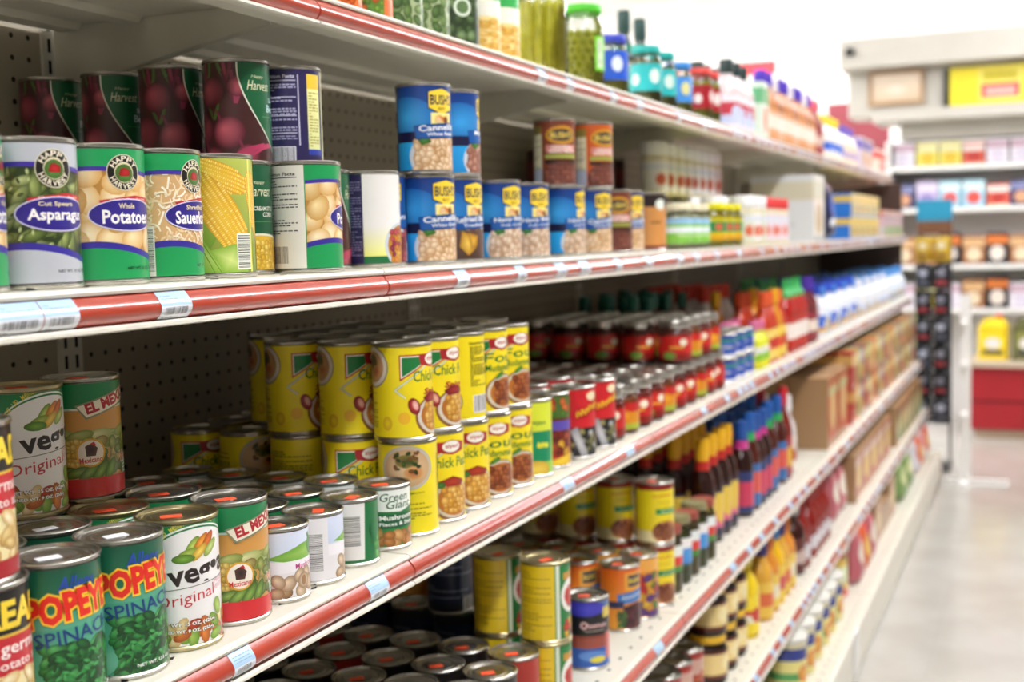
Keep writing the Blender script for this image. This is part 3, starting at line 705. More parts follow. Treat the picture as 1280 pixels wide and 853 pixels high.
def vegall():
    P = Paint(); P.rect(-W, W, 0, H, 'efece9'); arch = lambda x: 66+34*math.sqrt(max(0, 1-((x-18)/46)**2)) if abs(x-18) < 46 else 66-.12*(abs(x-18)-46)
    P.band(lambda x: arch(x)-1.2, lambda x: H, -W, W, '1c7a44', n=90); P.band(lambda x: arch(x)+.4, lambda x: arch(x)+2, -60, 60, 'e9f0e4', n=60)
    P.text('Allens', -42, 73, 26, 8, 'f1f2ea', .015, .25, .06)
    P.arctext('Serving Up Memories Since', 18, 62, 44, PI*.93, PI*.38, 4.4, 'e8d24a', .01)
    for i, (x, y, c1, c2, a) in enumerate(((12, 84, 'c8d86a', '5f8a2a', .9), (20, 86, 'f2a63a', 'b5641c', .8), (27, 86, 'e2772c', 'a04418', .9), (8, 78, 'b9c85a', '6a8a2a', .3), (18, 78, 'f4d660', 'b88a24', .7), (30, 80, 'd6e08a', '7a9a3a', .7), (4, 74, '7fae3c', '47701f', 0))):
        P.ell(x, y, 10, 4, c1, c2, a, 14)
    P.text('veg•all', 26, 61, 72, 24, '2c211d', .03, 0, .12); P.stroke([(-32, 46), (60, 54)], .7, '6f6a5c')
    P.text('Original', 6, 39, 54, 13, 'c8343a', .0, .1, .14); P.text('MIXED', 41, 50.5, 16, 3.8, 'd88a9a', 0, 0, .12); P.text('VEGETABLES', 44, 45.5, 22, 3.8, 'd88a9a', 0, 0, .12)
    P.grid(-30, 54, 2, 20, 9, 3, 7.5, 4.2, ['e48a3a', 'd24a24', 'f0c056', 'a7c45a', 'f2e2b4', 'd8772a'], ['a8521c', '8e2c14', 'b88a2a', '5d8a2a', 'c9a55e', '9a4a18'], 6, .4); P.ell(36, 28, 5, 8, 'b9d06a', '7a9a3a', .2); P.ell(54, 30, 4, 12, 'ee9a44', 'c0601e', -.3)
    P.text('NET WT. 15 OZ. (425g)', 6, 18, 50, 4, 'fbfaf4', .04, outline='5a3a1c', ow=.05); P.text('DRAINED WT. 9 OZ. (255g)', 2, 12, 54, 3.6, 'fbfaf4', .04, outline='5a3a1c', ow=.05)
    P.nutri(-108, -60, 10, 62); P.barcode(70, 100, 6, 24)
    return P
can('mixed_veg', vegall(), stick=ORANGE_STICK, gold=True)
def elmex():
    P = Paint(); P.rect(-W, W, 0, H, 'd7a35a', 'c98c3e'); P.rect(-W, W, 80, H, '1f7f4a'); P.rect(-W, W, 78.5, 80.5, 'd8e4d4'); P.rect(-W, W, 0, 16, 'c8242c'); P.rect(-W, -40, 16, 78, '9a5426', 'b8773a')
    P.grid(-34, 54, 46, 58, 6, 2, 14, 6, ['cdd08a', 'dcd9a0', 'b9bf72'], ['8a9a4a', '99a357', '77883c'], 3, .3, (-.15, .2))
    for x in range(5): cobs(P, -24+x*5, 44, 11, 4, .15, x) if x in (0, 3) else None
    P.grid(-38, 4, 28, 52, 11, 6, 3.2, 2.8, ['e9cf6a', 'f2dd84', 'ddb84a'], ['a9842c', 'b48f36', '94701f'], 5, .2)
    P.grid(4, 54, 22, 50, 5, 4, 7, 5, ['a9b05a', '8a9a4a', 'c0b06a', '6f8438'], ['5d6a2a', '47581f', '7f6f38', '3a4c1a'], 7, .4)
    for x, a in ((-26, .15), (-14, .3), (-4, .7), (6, .9), (16, 1.1)): P.ell(x, 22+abs(x)*.05, 12, 4.6, '8fb050', '3f5f22', a, 16)
    P.band(lambda x: 0, lambda x: 15+2*math.cos(x/40), -W, W, 'cf2a30')
    P.poly([(-14, 83), (66, 105), (70, 92), (-5, 70)], '8a8a6a'); P.poly([(-12, 82), (66, 103.6), (69, 93), (-4, 72)], 'ece6d0'); P.text('EL MEXICANO', 32, 89, 76, 10, 'b3202a', .05, 0, .262)
    P.ell(-2, 40, 13, 13, 'd9a22e', n=22); P.ell(-2, 40, 11.4, 11.4, 'efe6d6', n=22); P.fan([(-7, 46), (-1, 49), (4, 44), (2, 37), (-6, 37)], '2c211d', '54382c'); P.fan([(-3, 48), (1, 50), (3, 46)], 'c8242c'); P.text('Mexicano', -2, 33.5, 20, 5, 'c8242c', .02, 0, .05)
    P.text('Verduras', 46, 33, 34, 10, 'c8242c', .01, .15, .06, outline='f0e4d0'); P.poly([(32, 28), (58, 30), (58, 18), (34, 16)], 'bcd8c4'); P.lines(35, 56, 18, 28, 3, '3f7a5a')
    P.nutri(-108, -64, 18, 78); P.barcode(76, 104, 20, 40)
    return P
can('veg_medley', elmex(), stick=ORANGE_STICK)
def readcan():
    P = Paint(); P.rect(-W, W, 0, H, 'c0242e'); P.rect(-W, W, 72, H, '14110f'); P.rect(-W, W, 70.5, 72.5, 'd9b23a'); P.text('READ', 0, 86, 62, 20, 'f2d23a', .04); P.text('german', 6, 60, 48, 9, 'f4ece4', .01); P.text('potato salad', 6, 50, 62, 8.6, 'f4ece4', .01)
    P.rect(-52, 60, 6, 44, 'e9d9a2'); P.grid(-52, 60, 4, 44, 9, 4, 9, 5, ['f2e2ae', 'e6cf8e', 'f6ecc8'], ['c49a4e', 'b88a3e', 'd0ab62'], 4, .4); P.rect(-W, W, 0, 12, 'a81c26')
    P.nutri(-108, -60, 10, 68, 'efe6da')
    return P
can('potato_salad', readcan())
def mush(kind):
    P = Paint(); h = 63; W2 = 100
    if kind == 'giant':
        P.rect(-W2, W2, 0, h, '2a8a3e', '1d6a34'); P.poly([(-20, h), (40, h), (40, 44), (14, 38), (-18, 40)], 'e9ece4'); P.text('Green', 8, 55, 36, 9, '1f5f34', .01, .2); P.text('Giant', 14, 46.5, 34, 9, '1f5f34', .01, .2); P.rect(-20, 46, 20, 36, '175a38'); P.text('Mushrooms', 14, 32, 50, 5.6, 'f2f4ec', .03); P.text('Pieces & Stems', 14, 25, 50, 4.2, 'f2f4ec', .02)
        P.grid(-16, 44, 1, 16, 6, 2, 8, 5.6, ['dca35e', 'e4b577', 'c9884a'], ['9a6128', 'a5703a', '8a521e'], 3, .3); P.ell(-32, 30, 12, 26, '3f9a4a', '2a7a3a'); P.nutri(-94, -48, 4, 58)
    elif kind == 'white':
        P.rect(-W2, W2, 0, h, 'e6e3e4'); P.rect(-30, 44, 36, h, 'c9d6ea', 'd8def0'); P.fan([(-24, 38), (14, 50), (44, 52), (44, 36), (0, 34)], '9ac45a', '6fa83c'); P.stroke([(26, 58), (30, 48), (34, 38)], 5, '3f8a3c'); P.ell(30, 46, 7, 9, '5aa04a', '3a7c34'); P.rect(-30, 44, 24, 35, 'efebf0'); P.text('Mushrooms', 24, 29, 36, 5, 'c83a86', .02)
        P.grid(-22, 44, 2, 22, 5, 2, 9, 7, ['d9bd9a', 'e6d0b2', 'c8a57e'], ['8a6a48', '98785a', '775634'], 5, .35); P.ell(16, 14, 8, 8, 'ead6ba', '9a7a58'); P.ell(16, 14, 3.5, 5, '9a7450'); P.barcode(-60, -36, 10, 48, 4, 'e9e6e4', True); P.lines(-96, -64, 4, 58, 2.6, '8a8a8a')
        P.ell(68, 48, 14, 12, 'e6e3e4')
    else:
        P.rect(-W2, W2, 0, h, '1b6f3c'); P.band(lambda x: 3, lambda x: h, -70, -14, 'e4e2de'); P.fan([(-16, h), (-8, h), (-4, 46), (-12, 32), (-2, 16), (-6, 0), (-18, 0)], '1b6f3c'); P.barcode(-44, -22, 18, 50, 5, 'e4e2de', True); P.lines(-68, -48, 8, 56, 2.6, '777777')
        P.grid(0, 36, 2, 26, 5, 3, 8, 5, ['4fae4a', '6cc05a', '2f8a3c'], ['1f6a2a', '2f7c34', '14521f'], 4, .4); P.ell(18, 12, 9, 7, 'b9b4b0', '6f8a6a'); P.rect(26, 32, 0, h, '8fc0a0'); P.text('Mushrooms', 58, 44, 34, 6, 'f0f2ea', .02)
    return P
for k in ('giant', 'white', 'green'): can('mushroom_'+k, mush(k), .0315, .0722, ORANGE_STICK)
def chick(word, hot, sub2=None):
    P = Paint(); Y = 'f0da1c'; P.rect(-W, W, 0, H, Y)
    # front: green triangle, arrow frame, logo, bowl
    P.poly([(-30, 94), (22, 94), (-30, 64)], 'b3242a'); P.poly([(-28.4, 92.4), (16, 92.4), (-28.4, 67)], 'efe9d8'); P.poly([(-27, 91), (12, 91), (-27, 69)], '1d7a3c')
    P.stroke([(20, 92), (-36, 54), (-24, 45)], 2.2, '8f9a8a'); P.stroke([(20, 92), (-36, 54), (-24, 45)], 1.1, 'e9ead8')
    P.poly([(-6, 92), (16, 96), (38, 92), (36, 82), (16, 78), (-4, 82)], 'a8222a'); P.ell(16, 88, 13, 7, 'efeadd', n=20); P.text('ziyad', 16, 88, 19, 6, 'b3242a', .02)
    P.text(word, 16, 69, 60, 12.5, '1f6a34', .012, .05)
    P.ell(18, 22, 31, 25, '8a5a34', n=26); P.ell(19, 23, 29, 22.5, 'efe9e0', 'cfc6b6', n=26); P.ell(20, 23, 25.5, 19.5, 'b9702a')
    bc, br = (['f2c25a', 'f6d07a', 'e6ab42'], ['b87a24', 'c08a34', 'a56a1c']) if hot != 'dark' else (['b5622e', 'c97a42', '9a4c22'], ['6e2f12', '7c3a1a', '5a240e'])
    P.grid(2, 40, 8, 38, 6, 5, 4.6, 4.3, bc, br, 3, .25)
    if hot == 'hot':
        P.ell(-14, 35, 7, 10, 'c23a3a', '7e1c22', .4); P.ell(-12.5, 36, 3.6, 6, 'f0c8b8', 'd88a80', .4); P.text('Spicy', 16, 50, 34, 9, 'b3242a', .03, .2)
        P.fan([(-2, 44), (10, 50), (30, 46), (34, 40), (4, 38)], 'a82a2a', '6f1a1c'); P.ell(-26, 22, 7, 7, 'f0b92c')
    elif hot == 'plain':
        P.fan([(-4, 46), (16, 52), (34, 46), (30, 40), (2, 40)], 'b33a22', '8a2418'); P.ell(0, 42, 6, 4, '4f8a34', '2f5f1e')
    else: P.text(sub2 or '', 14, 56, 50, 9, '2f7a34', .01); P.ell(10, 46, 8, 3, '5d9a3a', '3a6a24', .5)
    # left side: plate and small print
    P.ell(-66, 80, 23, 24, 'a89a84', '8f836e', n=26); P.ell(-66, 80, 21.5, 22.5, 'efe8dc', 'd6cbb8', n=26); P.ell(-66, 80, 17, 18, 'd3a878', 'b98a5a', n=24); P.ell(-69, 85, 10, 10, '3c3218', '6f5a2c'); P.ell(-62, 75, 8, 7, 'a8542a', 'c98a55')
    P.text('Serving suggestion', -74, 50, 26, 2.6, '4a4a1a'); P.lines(-92, -60, 8, 46, 2.7, '7a7420'); P.ell(-46, 16, 6, 8, Y, 'd9a82c')
    # right side / back
    P.text('Nutrition Facts', 76, 94, 34, 3.4, '333314', .02); P.lines(60, 94, 40, 91, 2.8, '5a561a'); P.barcode(64, 92, 8, 28); P.lines(96, 112, 10, 94, 2.8, '6a661a')
    return P
can('chickpea_spicy', chick('Chick Peas', 'hot'), stick=None); can('chickpea', chick('Chick Peas', 'plain')); can('fava', chick('Foul', 'dark', 'Mudammas'))
def plate():
    P = Paint(); Y = 'f0da1c'; P.rect(-W, W, 0, H, Y); P.ell(0, 76, 32, 26, 'e9e4da', 'b9b1a0', n=30); P.ell(0, 76, 28, 22, 'ddc39c', 'c9a274', n=28); P.ell(0, 84, 14, 8, '3f4a1e', '8a7a3a'); P.ell(8, 70, 12, 8, 'c0602c', 'd9a86a'); P.blobs(-14, 14, 70, 94, 24, 3, 2, ['4f6a24', '2f4a18', '8a5a24'], ['2a3a10', '1a2a0c', '5a3614'], 3)
    P.text('Serving suggestion', 2, 47, 36, 2.8, '4a4a1a'); P.lines(-34, 30, 6, 42, 2.8, '7a7420'); P.lines(44, 96, 10, 90, 2.8, '6a661a'); P.lines(-100, -44, 10, 90, 2.8, '6a661a')
    return P
can('hummus', plate())

# ---------------------------------------------------------------- products further along the run
def stripes(h, bands, words=(), w=120):
    P = Paint()
    for z0, z1, c in bands: P.rect(-w, w, z0, z1, c)
    for t, x, y, wd, ht, c in words: P.scrib(x, y, wd, ht*.7, c, 0, len(t))
    return P
def dots(P, x0, x1, y0, y1, n, r, cols, seed=1):
    R = random.Random(seed)
    for i in range(n): c = R.choice(cols); P.ell(R.uniform(x0, x1), R.uniform(y0, y1), r, r*.8, c, c, 0, 8)
    return P
# third shelf cans
P = stripes(H, [(0, H, '8fc63a'), (60, H, 'd8e23c')], [('Beans', 10, 74, 34, 10, '2f7a34')]); P.rect(4, 40, 18, 62, '178a5c'); P.scrib(22, 42, 20, 10, 'e0dc3a'); P.ell(8, 8, 26, 12, 'efd35a', 'c9a02c'); can('lime_can', P)
P = stripes(H, [(0, H, '6a2a1c'), (70, H, '4a6a2a')]); P.grid(-40, 60, 2, 60, 8, 5, 9, 7, ['d9482e', 'e9b63a', '8a2a20', 'c9603a'], ['8a2014', 'a8761c', '501410', '84341a'], 4); P.rect(-20, 50, 52, 66, '5a4aa8'); P.grid(-40, 50, 70, 100, 5, 3, 8, 6, ['e07a3a', '5d8a34', 'c9342a'], ['9a4418', '34581c', '801a14'], 6); P.fan([(-30, 0), (40, 0), (46, 20), (0, 8)], 'f2cf3a', 'd9a52c'); can('fruit_can', P)
P = stripes(H, [(0, H, 'd2212a'), (0, 44, '1d1a1c')]); P.grid(-50, 70, 0, 40, 14, 6, 5, 4, ['4a484c', 'b8b07a', '2a282c', '8a8a5a', 'd8d8d0'], ['1a181c', '6a6434', '0c0a0e', '50502c', '8a8a84'], 5); P.scrib(30, 72, 54, 15, '8a1016', .35, 3); P.scrib(29, 73, 52, 13, 'f2c02c', .35, 3); P.ell(34, 92, 12, 7, 'e9d9b0'); P.fan([(-6, 40), (6, 46), (24, 2), (12, 0)], 'd8d8d8', '9a9aa0'); can('red_diag', P)
P = stripes(H, [(0, H, 'e6d9c4'), (78, H, 'a81e22'), (46, 78, 'e08a2a')], [('CHILI', 12, 62, 40, 14, 'f6ead0')]); P.ell(12, 84, 10, 14, '1d1a18', 'c9a03a'); P.ell(12, 22, 26, 20, '3a3028', '6a5a48'); can('red_tall', P)
# chili jars
JARW = mat('jar_lid_silver', 'cfccc4', .3, 1)
P = stripes(60, [(0, 46, 'c8201e'), (0, 12, '8a1a14')]); P.ell(0, 30, 16, 12, 'e23a24', 'c01814'); P.ell(-14, 8, 14, 8, '6a8a34'); P.ell(16, 34, 9, 7, 'f2ead0'); P.scrib(2, 24, 30, 7, 'f6d04a')
jar('chili_jar', .034, .085, mat('chili_paste', '7a1a12', .5, noise=(80, 'a83a1c', .8)), JARW, P, .008, name='chili_jar')
P2 = stripes(60, [(0, 46, 'd8901e'), (30, 46, 'c8201e'), (0, 10, 'a8b43a')]); P2.ell(4, 24, 18, 10, 'f0b62c', 'd8801c')
jar('chili_jar_yellow', .034, .085, mat('chili_paste2', '8a3a14', .5, noise=(80, 'b86a1c', .8)), JARW, P2, .008, name='chili_jar')
P = stripes(55, [(0, 55, '2447a6'), (0, 7, 'd8dce8'), (40, 46, '4aa05a')]); P.ell(6, 26, 18, 10, '3c78d0'); P.scrib(6, 26, 30, 7, 'f0c43a')
P.t = [(l, [(x, y*.85) for x, y in p], c) for l, p, c in P.t]; can('blue_tin', P, .042, .057)
# bottles
def hot(key, liquid, capc, lab_bands, r=.024, h=.19, cap_h=.03, words=(), noz=False, name='sauce_bottle', neck=None):
    sh = h*.55; m = mat('liquid_'+liquid, liquid, .12, coat=.5)
    cap = [(r*.52, h*.8), (r*.55, h*.83), (r*.55, h*.95), (r*.5, h)] if not noz else [(r*.62, h*.74), (r*.64, h*.79), (r*.36, h*.83), (r*.13, h)]
    P = Paint(); hh = sh*1000*.78
    for a, b, c in lab_bands: P.rect(-80, 80, a*hh, b*hh, c)
    for t, x, y, wd, ht, c in words: P.text(t, x, y*hh, wd, ht, c, .02)
    P.ell(0, hh*.5, r*500, hh*.2, lab_bands[-1][2])
    prof = [(r*.92, 0), (r, .004), (r, sh), (r*.85, sh+h*.1), (r*.48, h*.74), (r*.44, h*.83)] if not noz else [(r*.92, 0), (r, .004), (r, sh), (r*.95, h*.64), (r*.6, h*.74)]
    nb = MB()
    if neck: nb.lathe([(r*.66, h*.67), (r*.62, h*.675), (r*.56, h*.74), (r*.56, h*.8)], 20, mat('neck_'+neck, neck, .35))
    bottle(key, prof, m, cap, mat('cap_'+capc, capc, .35), P, r+.0006, sh*.1, name=name, extra=[('neck_band', nb.mesh('neck_band', 40), None)] if neck else None)
hot('hot_teal', '5a160c', '0f6a5a', [(0, 1, 'a8301c'), (.2, .8, 'd8743a')]); hot('hot_teal_big', '5a160c', '0f6a5a', [(0, 1, 'a8301c')], .026, .2)
hot('white_red', 'e8e6e4', 'd8402c', [(0, 1, 'efeeee'), (.3, .7, 'd8d8e0')], .032, .2, noz=False)
hot('hot_yellow', 'd8901c', 'e8b41c', [(0, 1, 'e8c83a'), (.3, .6, 'd84a2a')]); hot('hot_orange', 'c03a1c', 'e0582c', [(0, 1, 'ecd06a'), (.4, .7, 'c8302a')], .026, .185)
hot('sriracha', 'b01c14', '1fa84a', [(0, 1, 'b82a22'), (.3, .8, 'efe6dc')], .029, .21, noz=True); hot('purple_syrup', '6a1420', '4a2aa0', [(0, 1, '8a2030'), (.3, .7, 'e8d8c8')], .03, .2)
hot('baby_blue', 'e6e8f0', '2a4ac0', [(0, 1, 'eceef6'), (.1, .35, 'd8a84a'), (.6, .85, '3a6ad0')], .034, .17, noz=False); hot('baby_white', 'eeeeee', 'e8e8ee', [(0, 1, 'f2f2f4'), (.1, .4, 'c8a870'), (.55, .75, 'c8d4f0')], .036, .15)
hot('baby_cyan', 'e2ecf4', '4a90d8', [(0, 1, 'dce8f6'), (.2, .6, '5a94d8'), (.1, .25, 'c8b070')], .034, .16)
hot('lime_small', 'd8dc3a', 'd8709a', [(0, 1, 'e6e02a'), (.6, .95, 'e8e6e0'), (.3, .5, '8ac43a')], .026, .12)
hot('yellowcap', '2a0c08', 'e8b01c', [(0, 1, '2a2440'), (.2, .6, 'd86a8a'), (.55, .95, 'e0c04a')], .027, .235, neck='c02a24'); hot('bluecap', '2a0e0a', '1f4f9a', [(0, 1, '20346a'), (.15, .75, 'c83a5a')], .029, .225, neck='c83a8a')
hot('bluecap_green', '4a160a', '1f5aa8', [(0, 1, '2a6aa8'), (.3, .8, 'd8584a')], .03, .235, neck='2fae5a'); hot('orangecap', '3a120a', 'e07a2c', [(0, 1, '3a3a6a'), (.2, .7, 'e0b04a')], .027, .2); hot('whitecap', 'd8d4d0', 'f0f0f0', [(0, 1, 'e4dcd4'), (.3, .6, 'b03a2a')], .028, .22)
hot('redneck', '7a1a10', 'c8202a', [(0, 1, 'a82018'), (.2, .7, 'e0b43a')], .026, .25); hot('ketchup', '8a160e', 'a81c1c', [(0, 1, '8a1a14'), (.2, .6, 'd8d4d8')], .032, .19); hot('bbq', '3a0e0a', 'd8d4d0', [(0, 1, '5a1a14'), (.25, .6, 'c8b0a8')], .036, .2)
hot('yellow_syrup', 'e8c81c', 'e8d03a', [(0, 1, 'f0d42a'), (.3, .6, 'e8e4c8'), (.5, .62, 'c83a2a')], .034, .2); hot('yellow_bluecap', 'e8b81c', '2a8ad8', [(0, 1, 'ecc83a'), (.3, .7, 'c8404a')], .03, .2); hot('purplecap', 'd8a23a', '3a1f78', [(0, 1, 'e8c04a'), (.3, .7, 'd8683a')], .03, .19)
hot('orange_syrup', 'd88a2a', 'd8701c', [(0, 1, 'e8c84a'), (.3, .7, 'e8e0c0')], .03, .19)
# second shelf jars and shakers
P = stripes(H, [(0, H, 'd2914e'), (80, H, '2a1c16'), (0, 6, '8a3a2c')], [('PORK', 20, 50, 24, 10, '7a4a1c')]); P.ell(30, 84, 12, 10, 'dfe6da'); can('tan_can', P)
P = stripes(70, [(0, 52, '86c850'), (22, 34, 'e8f0f0'), (40, 52, '9ac8ea')], [('Limon', 4, 16, 34, 9, 'e8f0c8')]); jar('green_jar', .033, .095, mat('capers', 'b8b894', .5), mat('lid_cream', 'e8e0c0', .4), P, .012)
P = stripes(70, [(0, 50, 'd8c81c'), (18, 42, '178a4c'), (0, 14, 'e0a81c')]); P.ell(0, 30, 10, 8, 'd8604a'); jar('yellow_jar', .035, .1, mat('mustard', 'b8a816', .4), mat('lid_yellow', 'e6dc1c', .4), P, .016)
def shaker(key, lc, cap='f0f0ee'):
    P = stripes(80, [(0, 70, lc), (50, 62, 'd8dce4')]); P.ell(0, 26, 14, 14, 'd86a4a')
    bottle(key, [(.03, 0), (.032, .004), (.032, .088), (.029, .094)], mat('shaker_'+lc, 'd8d0b0', .3), [(.031, .094), (.032, .096), (.032, .121), (.03, .124)], mat('cap_'+cap, cap, .4), P, .0326, .01, name='spice_shaker')
shaker('shaker_white', 'ece8e4'); shaker('shaker_red', 'e4d4dc', 'd83a3a'); shaker('shaker_plain', 'd8dcc8')
P = stripes(H, [(0, H, '3a1414'), (40, 80, '6a1c1c')]); can('dark_red_can', P)
# top shelf cans and jars
P = stripes(H, [(0, H, 'e8732a'), (40, 60, 'efe9e0')]); P.grid(-50, 50, 4, 40, 7, 3, 8, 5, ['f08a3a', 'e46a1c'], ['b04a14', 'a0400c'], 3); can('carrot_can', P)
P = stripes(H, [(0, H, '5a8a3a'), (50, H, 'e8e4dc')]); P.grid(-50, 20, 2, 60, 9, 6, 4.5, 4.5, ['8ab04a', '6f963a', 'e07a3a'], ['45681f', '345518', '9a4414'], 3); P.rect(20, 54, 0, H, 'e8703a'); can('pea_carrot_can', P)
P = stripes(H, [(0, H, 'a8b48a'), (56, H, 'dfe3d4')]); P.grid(-54, 54, 2, 64, 7, 5, 9, 6, ['7f9a5a', '93ab6c', '65824a'], ['3a5424', '486230', '2c441c'], 4); can('green_bean_can', P)
P = stripes(H, [(0, H, '2f3f24'), (78, H, 'd8dcd0')]); P.grid(-54, 54, 2, 76, 6, 6, 9, 8, ['6f8a58', '50693c', '88a070'], ['22341a', '1a2a12', '304824'], 5); P.ell(12, 50, 13, 13, 'dce4d4'); P.ell(12, 50, 9, 9, '5f7a4c'); can('jalapeno_can', P)
P = stripes(H, [(0, 50, 'f0d890'), (50, 74, 'f2eede'), (74, H, '3fae58')]); P.grid(-54, 54, 2, 46, 6, 5, 12, 4.5, ['f6dc8c', 'f0c868'], ['d8a040', 'c89030'], 4, .3, (-.2, .2)); can('baby_corn_can', P)
SPEAR = mat('pickle_spear', 'f2ea4c', .35, noise=(60, 'd8d034', .8)); CHIP = mat('pickle_chip', 'd0d044', .4, noise=(50, 'a4aa30', .8)); BRINE = mat('brine', 'd8d45a', .3)
def spears(c, r, hs):
    c.lathe([(r*.55, .004), (r*.55, hs*.8)], 16, BRINE)
    for i in range(11):
        a = 2*PI*i/11; x, y = r*.74*math.cos(a), r*.74*math.sin(a)
        c.lathe([(r*.12, .006), (r*.2, .016), (r*.215, hs*.4), (r*.2, hs*.72), (r*.1, hs*.8)], 10, SPEAR, cx=x, cy=y)
jar('pickle_spears', .043, .17, None, mat('lid_dark', '3a3a40', .4), None, content=spears, name='pickle_jar')
def chips(c, r, hs):
    c.lathe([(r*.8, .004), (r*.82, hs*.74)], 20, BRINE); R = random.Random(4)
    for j in range(7):
        for i in range(12):
            a = 2*PI*(i+.5*(j % 2))/12; c.ball((r*.78*math.cos(a), r*.78*math.sin(a), .012+j*hs*.105), r*.19, r*.19, hs*.055, CHIP, 8, 6)
P = Paint(); P.rect(10, 60, 0, 62, '7fd03a'); P.rect(16, 30, 6, 56, 'e8f0dc'); P.lines(17, 29, 8, 54, 3, '5a7a3a'); jar('pickle_chips', .04, .15, None, mat('lid_green', '4fbf2c', .4), P, .03, content=chips, name='pickle_jar')
def pjar(key, r, h, fill, lid, lab, c2):
    P = stripes(60, [(0, 56, lab)]); P.ell(14, 30, 12, 15, c2); P.ell(-30, 24, 10, 12, c2); jar(key, r, h, mat('fill_'+fill, fill, .4, noise=(60, '6a6a20', .6)), mat('lid_'+lid, lid, .4), P, h*.25, name='pickle_jar')
pjar('relish_blue', .034, .115, 'a8a032', '3a4ac0', '2a5ac8', 'e0e8f4'); pjar('pickle_teal', .046, .15, '7a7a3a', '1f7a62', '1f8a72', 'd8e4dc'); pjar('relish_turq', .033, .125, '6a6a38', '1fa8a0', '2fb8b8', 'e0ece0'); pjar('relish_sky', .033, .12, '9a9a40', '3a8ad8', '4a94e0', 'e0d890'); pjar('pepper_red', .035, .13, 'a8a82a', 'e04a44', 'a8202a', 'ece4e0')
hot('oil_dark', '1f3a2c', '2a4a44', [(0, 1, '2a5a4a'), (.3, .6, 'c8c8a0')], .028, .25); hot('dressing_red', 'd8c8c8', '2a3a38', [(0, 1, 'ece4ea'), (.4, .8, 'c83a4a'), (.1, .4, 'c8d0ea')], .036, .19); hot('dressing_purple', 'c07a4a', '4a2ab0', [(0, 1, 'd89a6a'), (.3, .8, 'ecdccb')], .036, .21); hot('dressing_brown', 'a86a4a', 'e8e0dc', [(0, 1, 'dcb090'), (.3, .8, 'ece0d4')], .036, .2); hot('dressing_maroon', '8a3030', 'e05a6a', [(0, 1, 'a04040'), (.3, .7, 'd8b8a8')], .034, .2); hot('mayo', 'e8e4dc', 'f0d03a', [(0, 1, 'f0ece0'), (.4, .8, '3a6ad0')], .042, .17); hot('mayo_small', 'ece0d0', '6a5ab8', [(0, 1, 'ecd8c0'), (.3, .6, 'b8a0c8')], .036, .16)
# boxes
def bx(key, dx, dy, h, base, fcol, acc, txt=None, name='food_box', cat='box', seed=1, topc=None, m=None):
    F = Paint(); a, b = dx*1000, h*1000; F.rect(0, a, 0, b, fcol); R = random.Random(seed)
    F.rect(0, a, b*.62, b*.9, acc[0]); F.ell(a*.5, b*.34, a*.34, b*.24, acc[1 % len(acc)]); F.rect(0, a, 0, b*.08, acc[-1])
    if txt: F.text(txt, a*.5, b*.76, a*.8, b*.16, 'f6f2e4', .02)
    S = Paint(); S.rect(0, dy*1000, 0, b, base); S.rect(0, dy*1000, b*.62, b*.9, acc[0]); S.lines(dy*150, dy*850, b*.08, b*.56, max(3, b/22), acc[-1])
    T = Paint(); T.rect(0, a, 0, dy*1000, topc or fcol); T.rect(a*.1, a*.9, dy*250, dy*700, acc[0])
    carton(key, dx, dy, h, base, F, S, T, name, cat, m)
bx('white_box', .17, .2, .21, 'e2e4e4', 'ece8dc', ['d8d2b8', 'c8b088', 'b8bcc0']); bx('blue_box', .16, .16, .085, '2a7ad8', 'ecd890', ['e8c85a', 'b89a4a', '3a8ae0'], seed=2); bx('pale_box', .13, .12, .085, 'd8c8d0', 'c8ceb0', ['d8a8b8', '7aa870', 'b88a5a']); bx('red_box', .11, .12, .035, 'c82a2a', 'd8302c', ['e8c08a', 'e8e0d8', 'a81c1c'])
bx('red_white_box', .17, .14, .12, 'e8d8c8', 'ece4e0', ['d8242c', 'd83a3a', 'ece8e4']); bx('spice_box', .06, .1, .14, 'c8c0d8', 'e0d0c8', ['6a5ab0', 'd8a070', 'b8a8c8']); bx('green_white_box', .09, .1, .16, 'd8e8d8', 'e4ece4', ['5fae7a', 'e08a6a', 'b8d8c0'])
def ship(key, dx, dy, h, acc, seed=1, name='shipping_carton'):
    F = Paint(); a, b = dx*1000, h*1000; F.rect(0, a, 0, b, 'a5774a'); F.rect(a*.06, a*.94, b*.1, b*.9, acc[0]); F.ell(a*.5, b*.5, a*.3, b*.28, acc[1]); F.rect(a*.1, a*.9, b*.72, b*.86, acc[2])
    S = Paint(); S.rect(0, dy*1000, 0, b, 'a5805a'); S.rect(dy*480, dy*520, 0, b, '8a6844')
    carton(key, dx, dy, h, 'a07a52', F, S, None, name, 'box', CARD)
ship('carton_orange', .2, .24, .22, ['c0552a', 'd8c080', 'b8c890']); ship('carton_green', .18, .22, .17, ['6a9a5a', 'e0d8a0', '8a5a30']); ship('carton_red', .2, .24, .16, ['b8402c', 'e8d070', 'e0d0c0']); ship('carton_plain', .22, .26, .105, ['9a7248', 'a07850', '8a6440']); ship('carton_tall', .2, .26, .15, ['b05a3a', 'd8c080', 'a88058'])
SB = [('soup_red', 'b84438', ['d8a860', 'a83038', 'e0d0c0']), ('soup_yellow', 'd8c060', ['e8e0a0', '7a9a5a', 'c86a3a']), ('soup_green', '7a9a6a', ['c8d8a0', 'd86a4a', '4a6a4a']), ('soup_grey', '6a6a78', ['b8b8c8', 'e0d060', '4a4a5a']), ('soup_orange', 'd88a3a', ['e8b060', 'e0d890', 'b85a2a']), ('soup_pink', 'c0586a', ['d8a0a8', 'd8d080', '8a3a4a'])]
for j, (k, c, ac) in enumerate(SB): bx(k, .09, .16, .125, 'a8805a' if j % 2 else c, c, ac, seed=j)
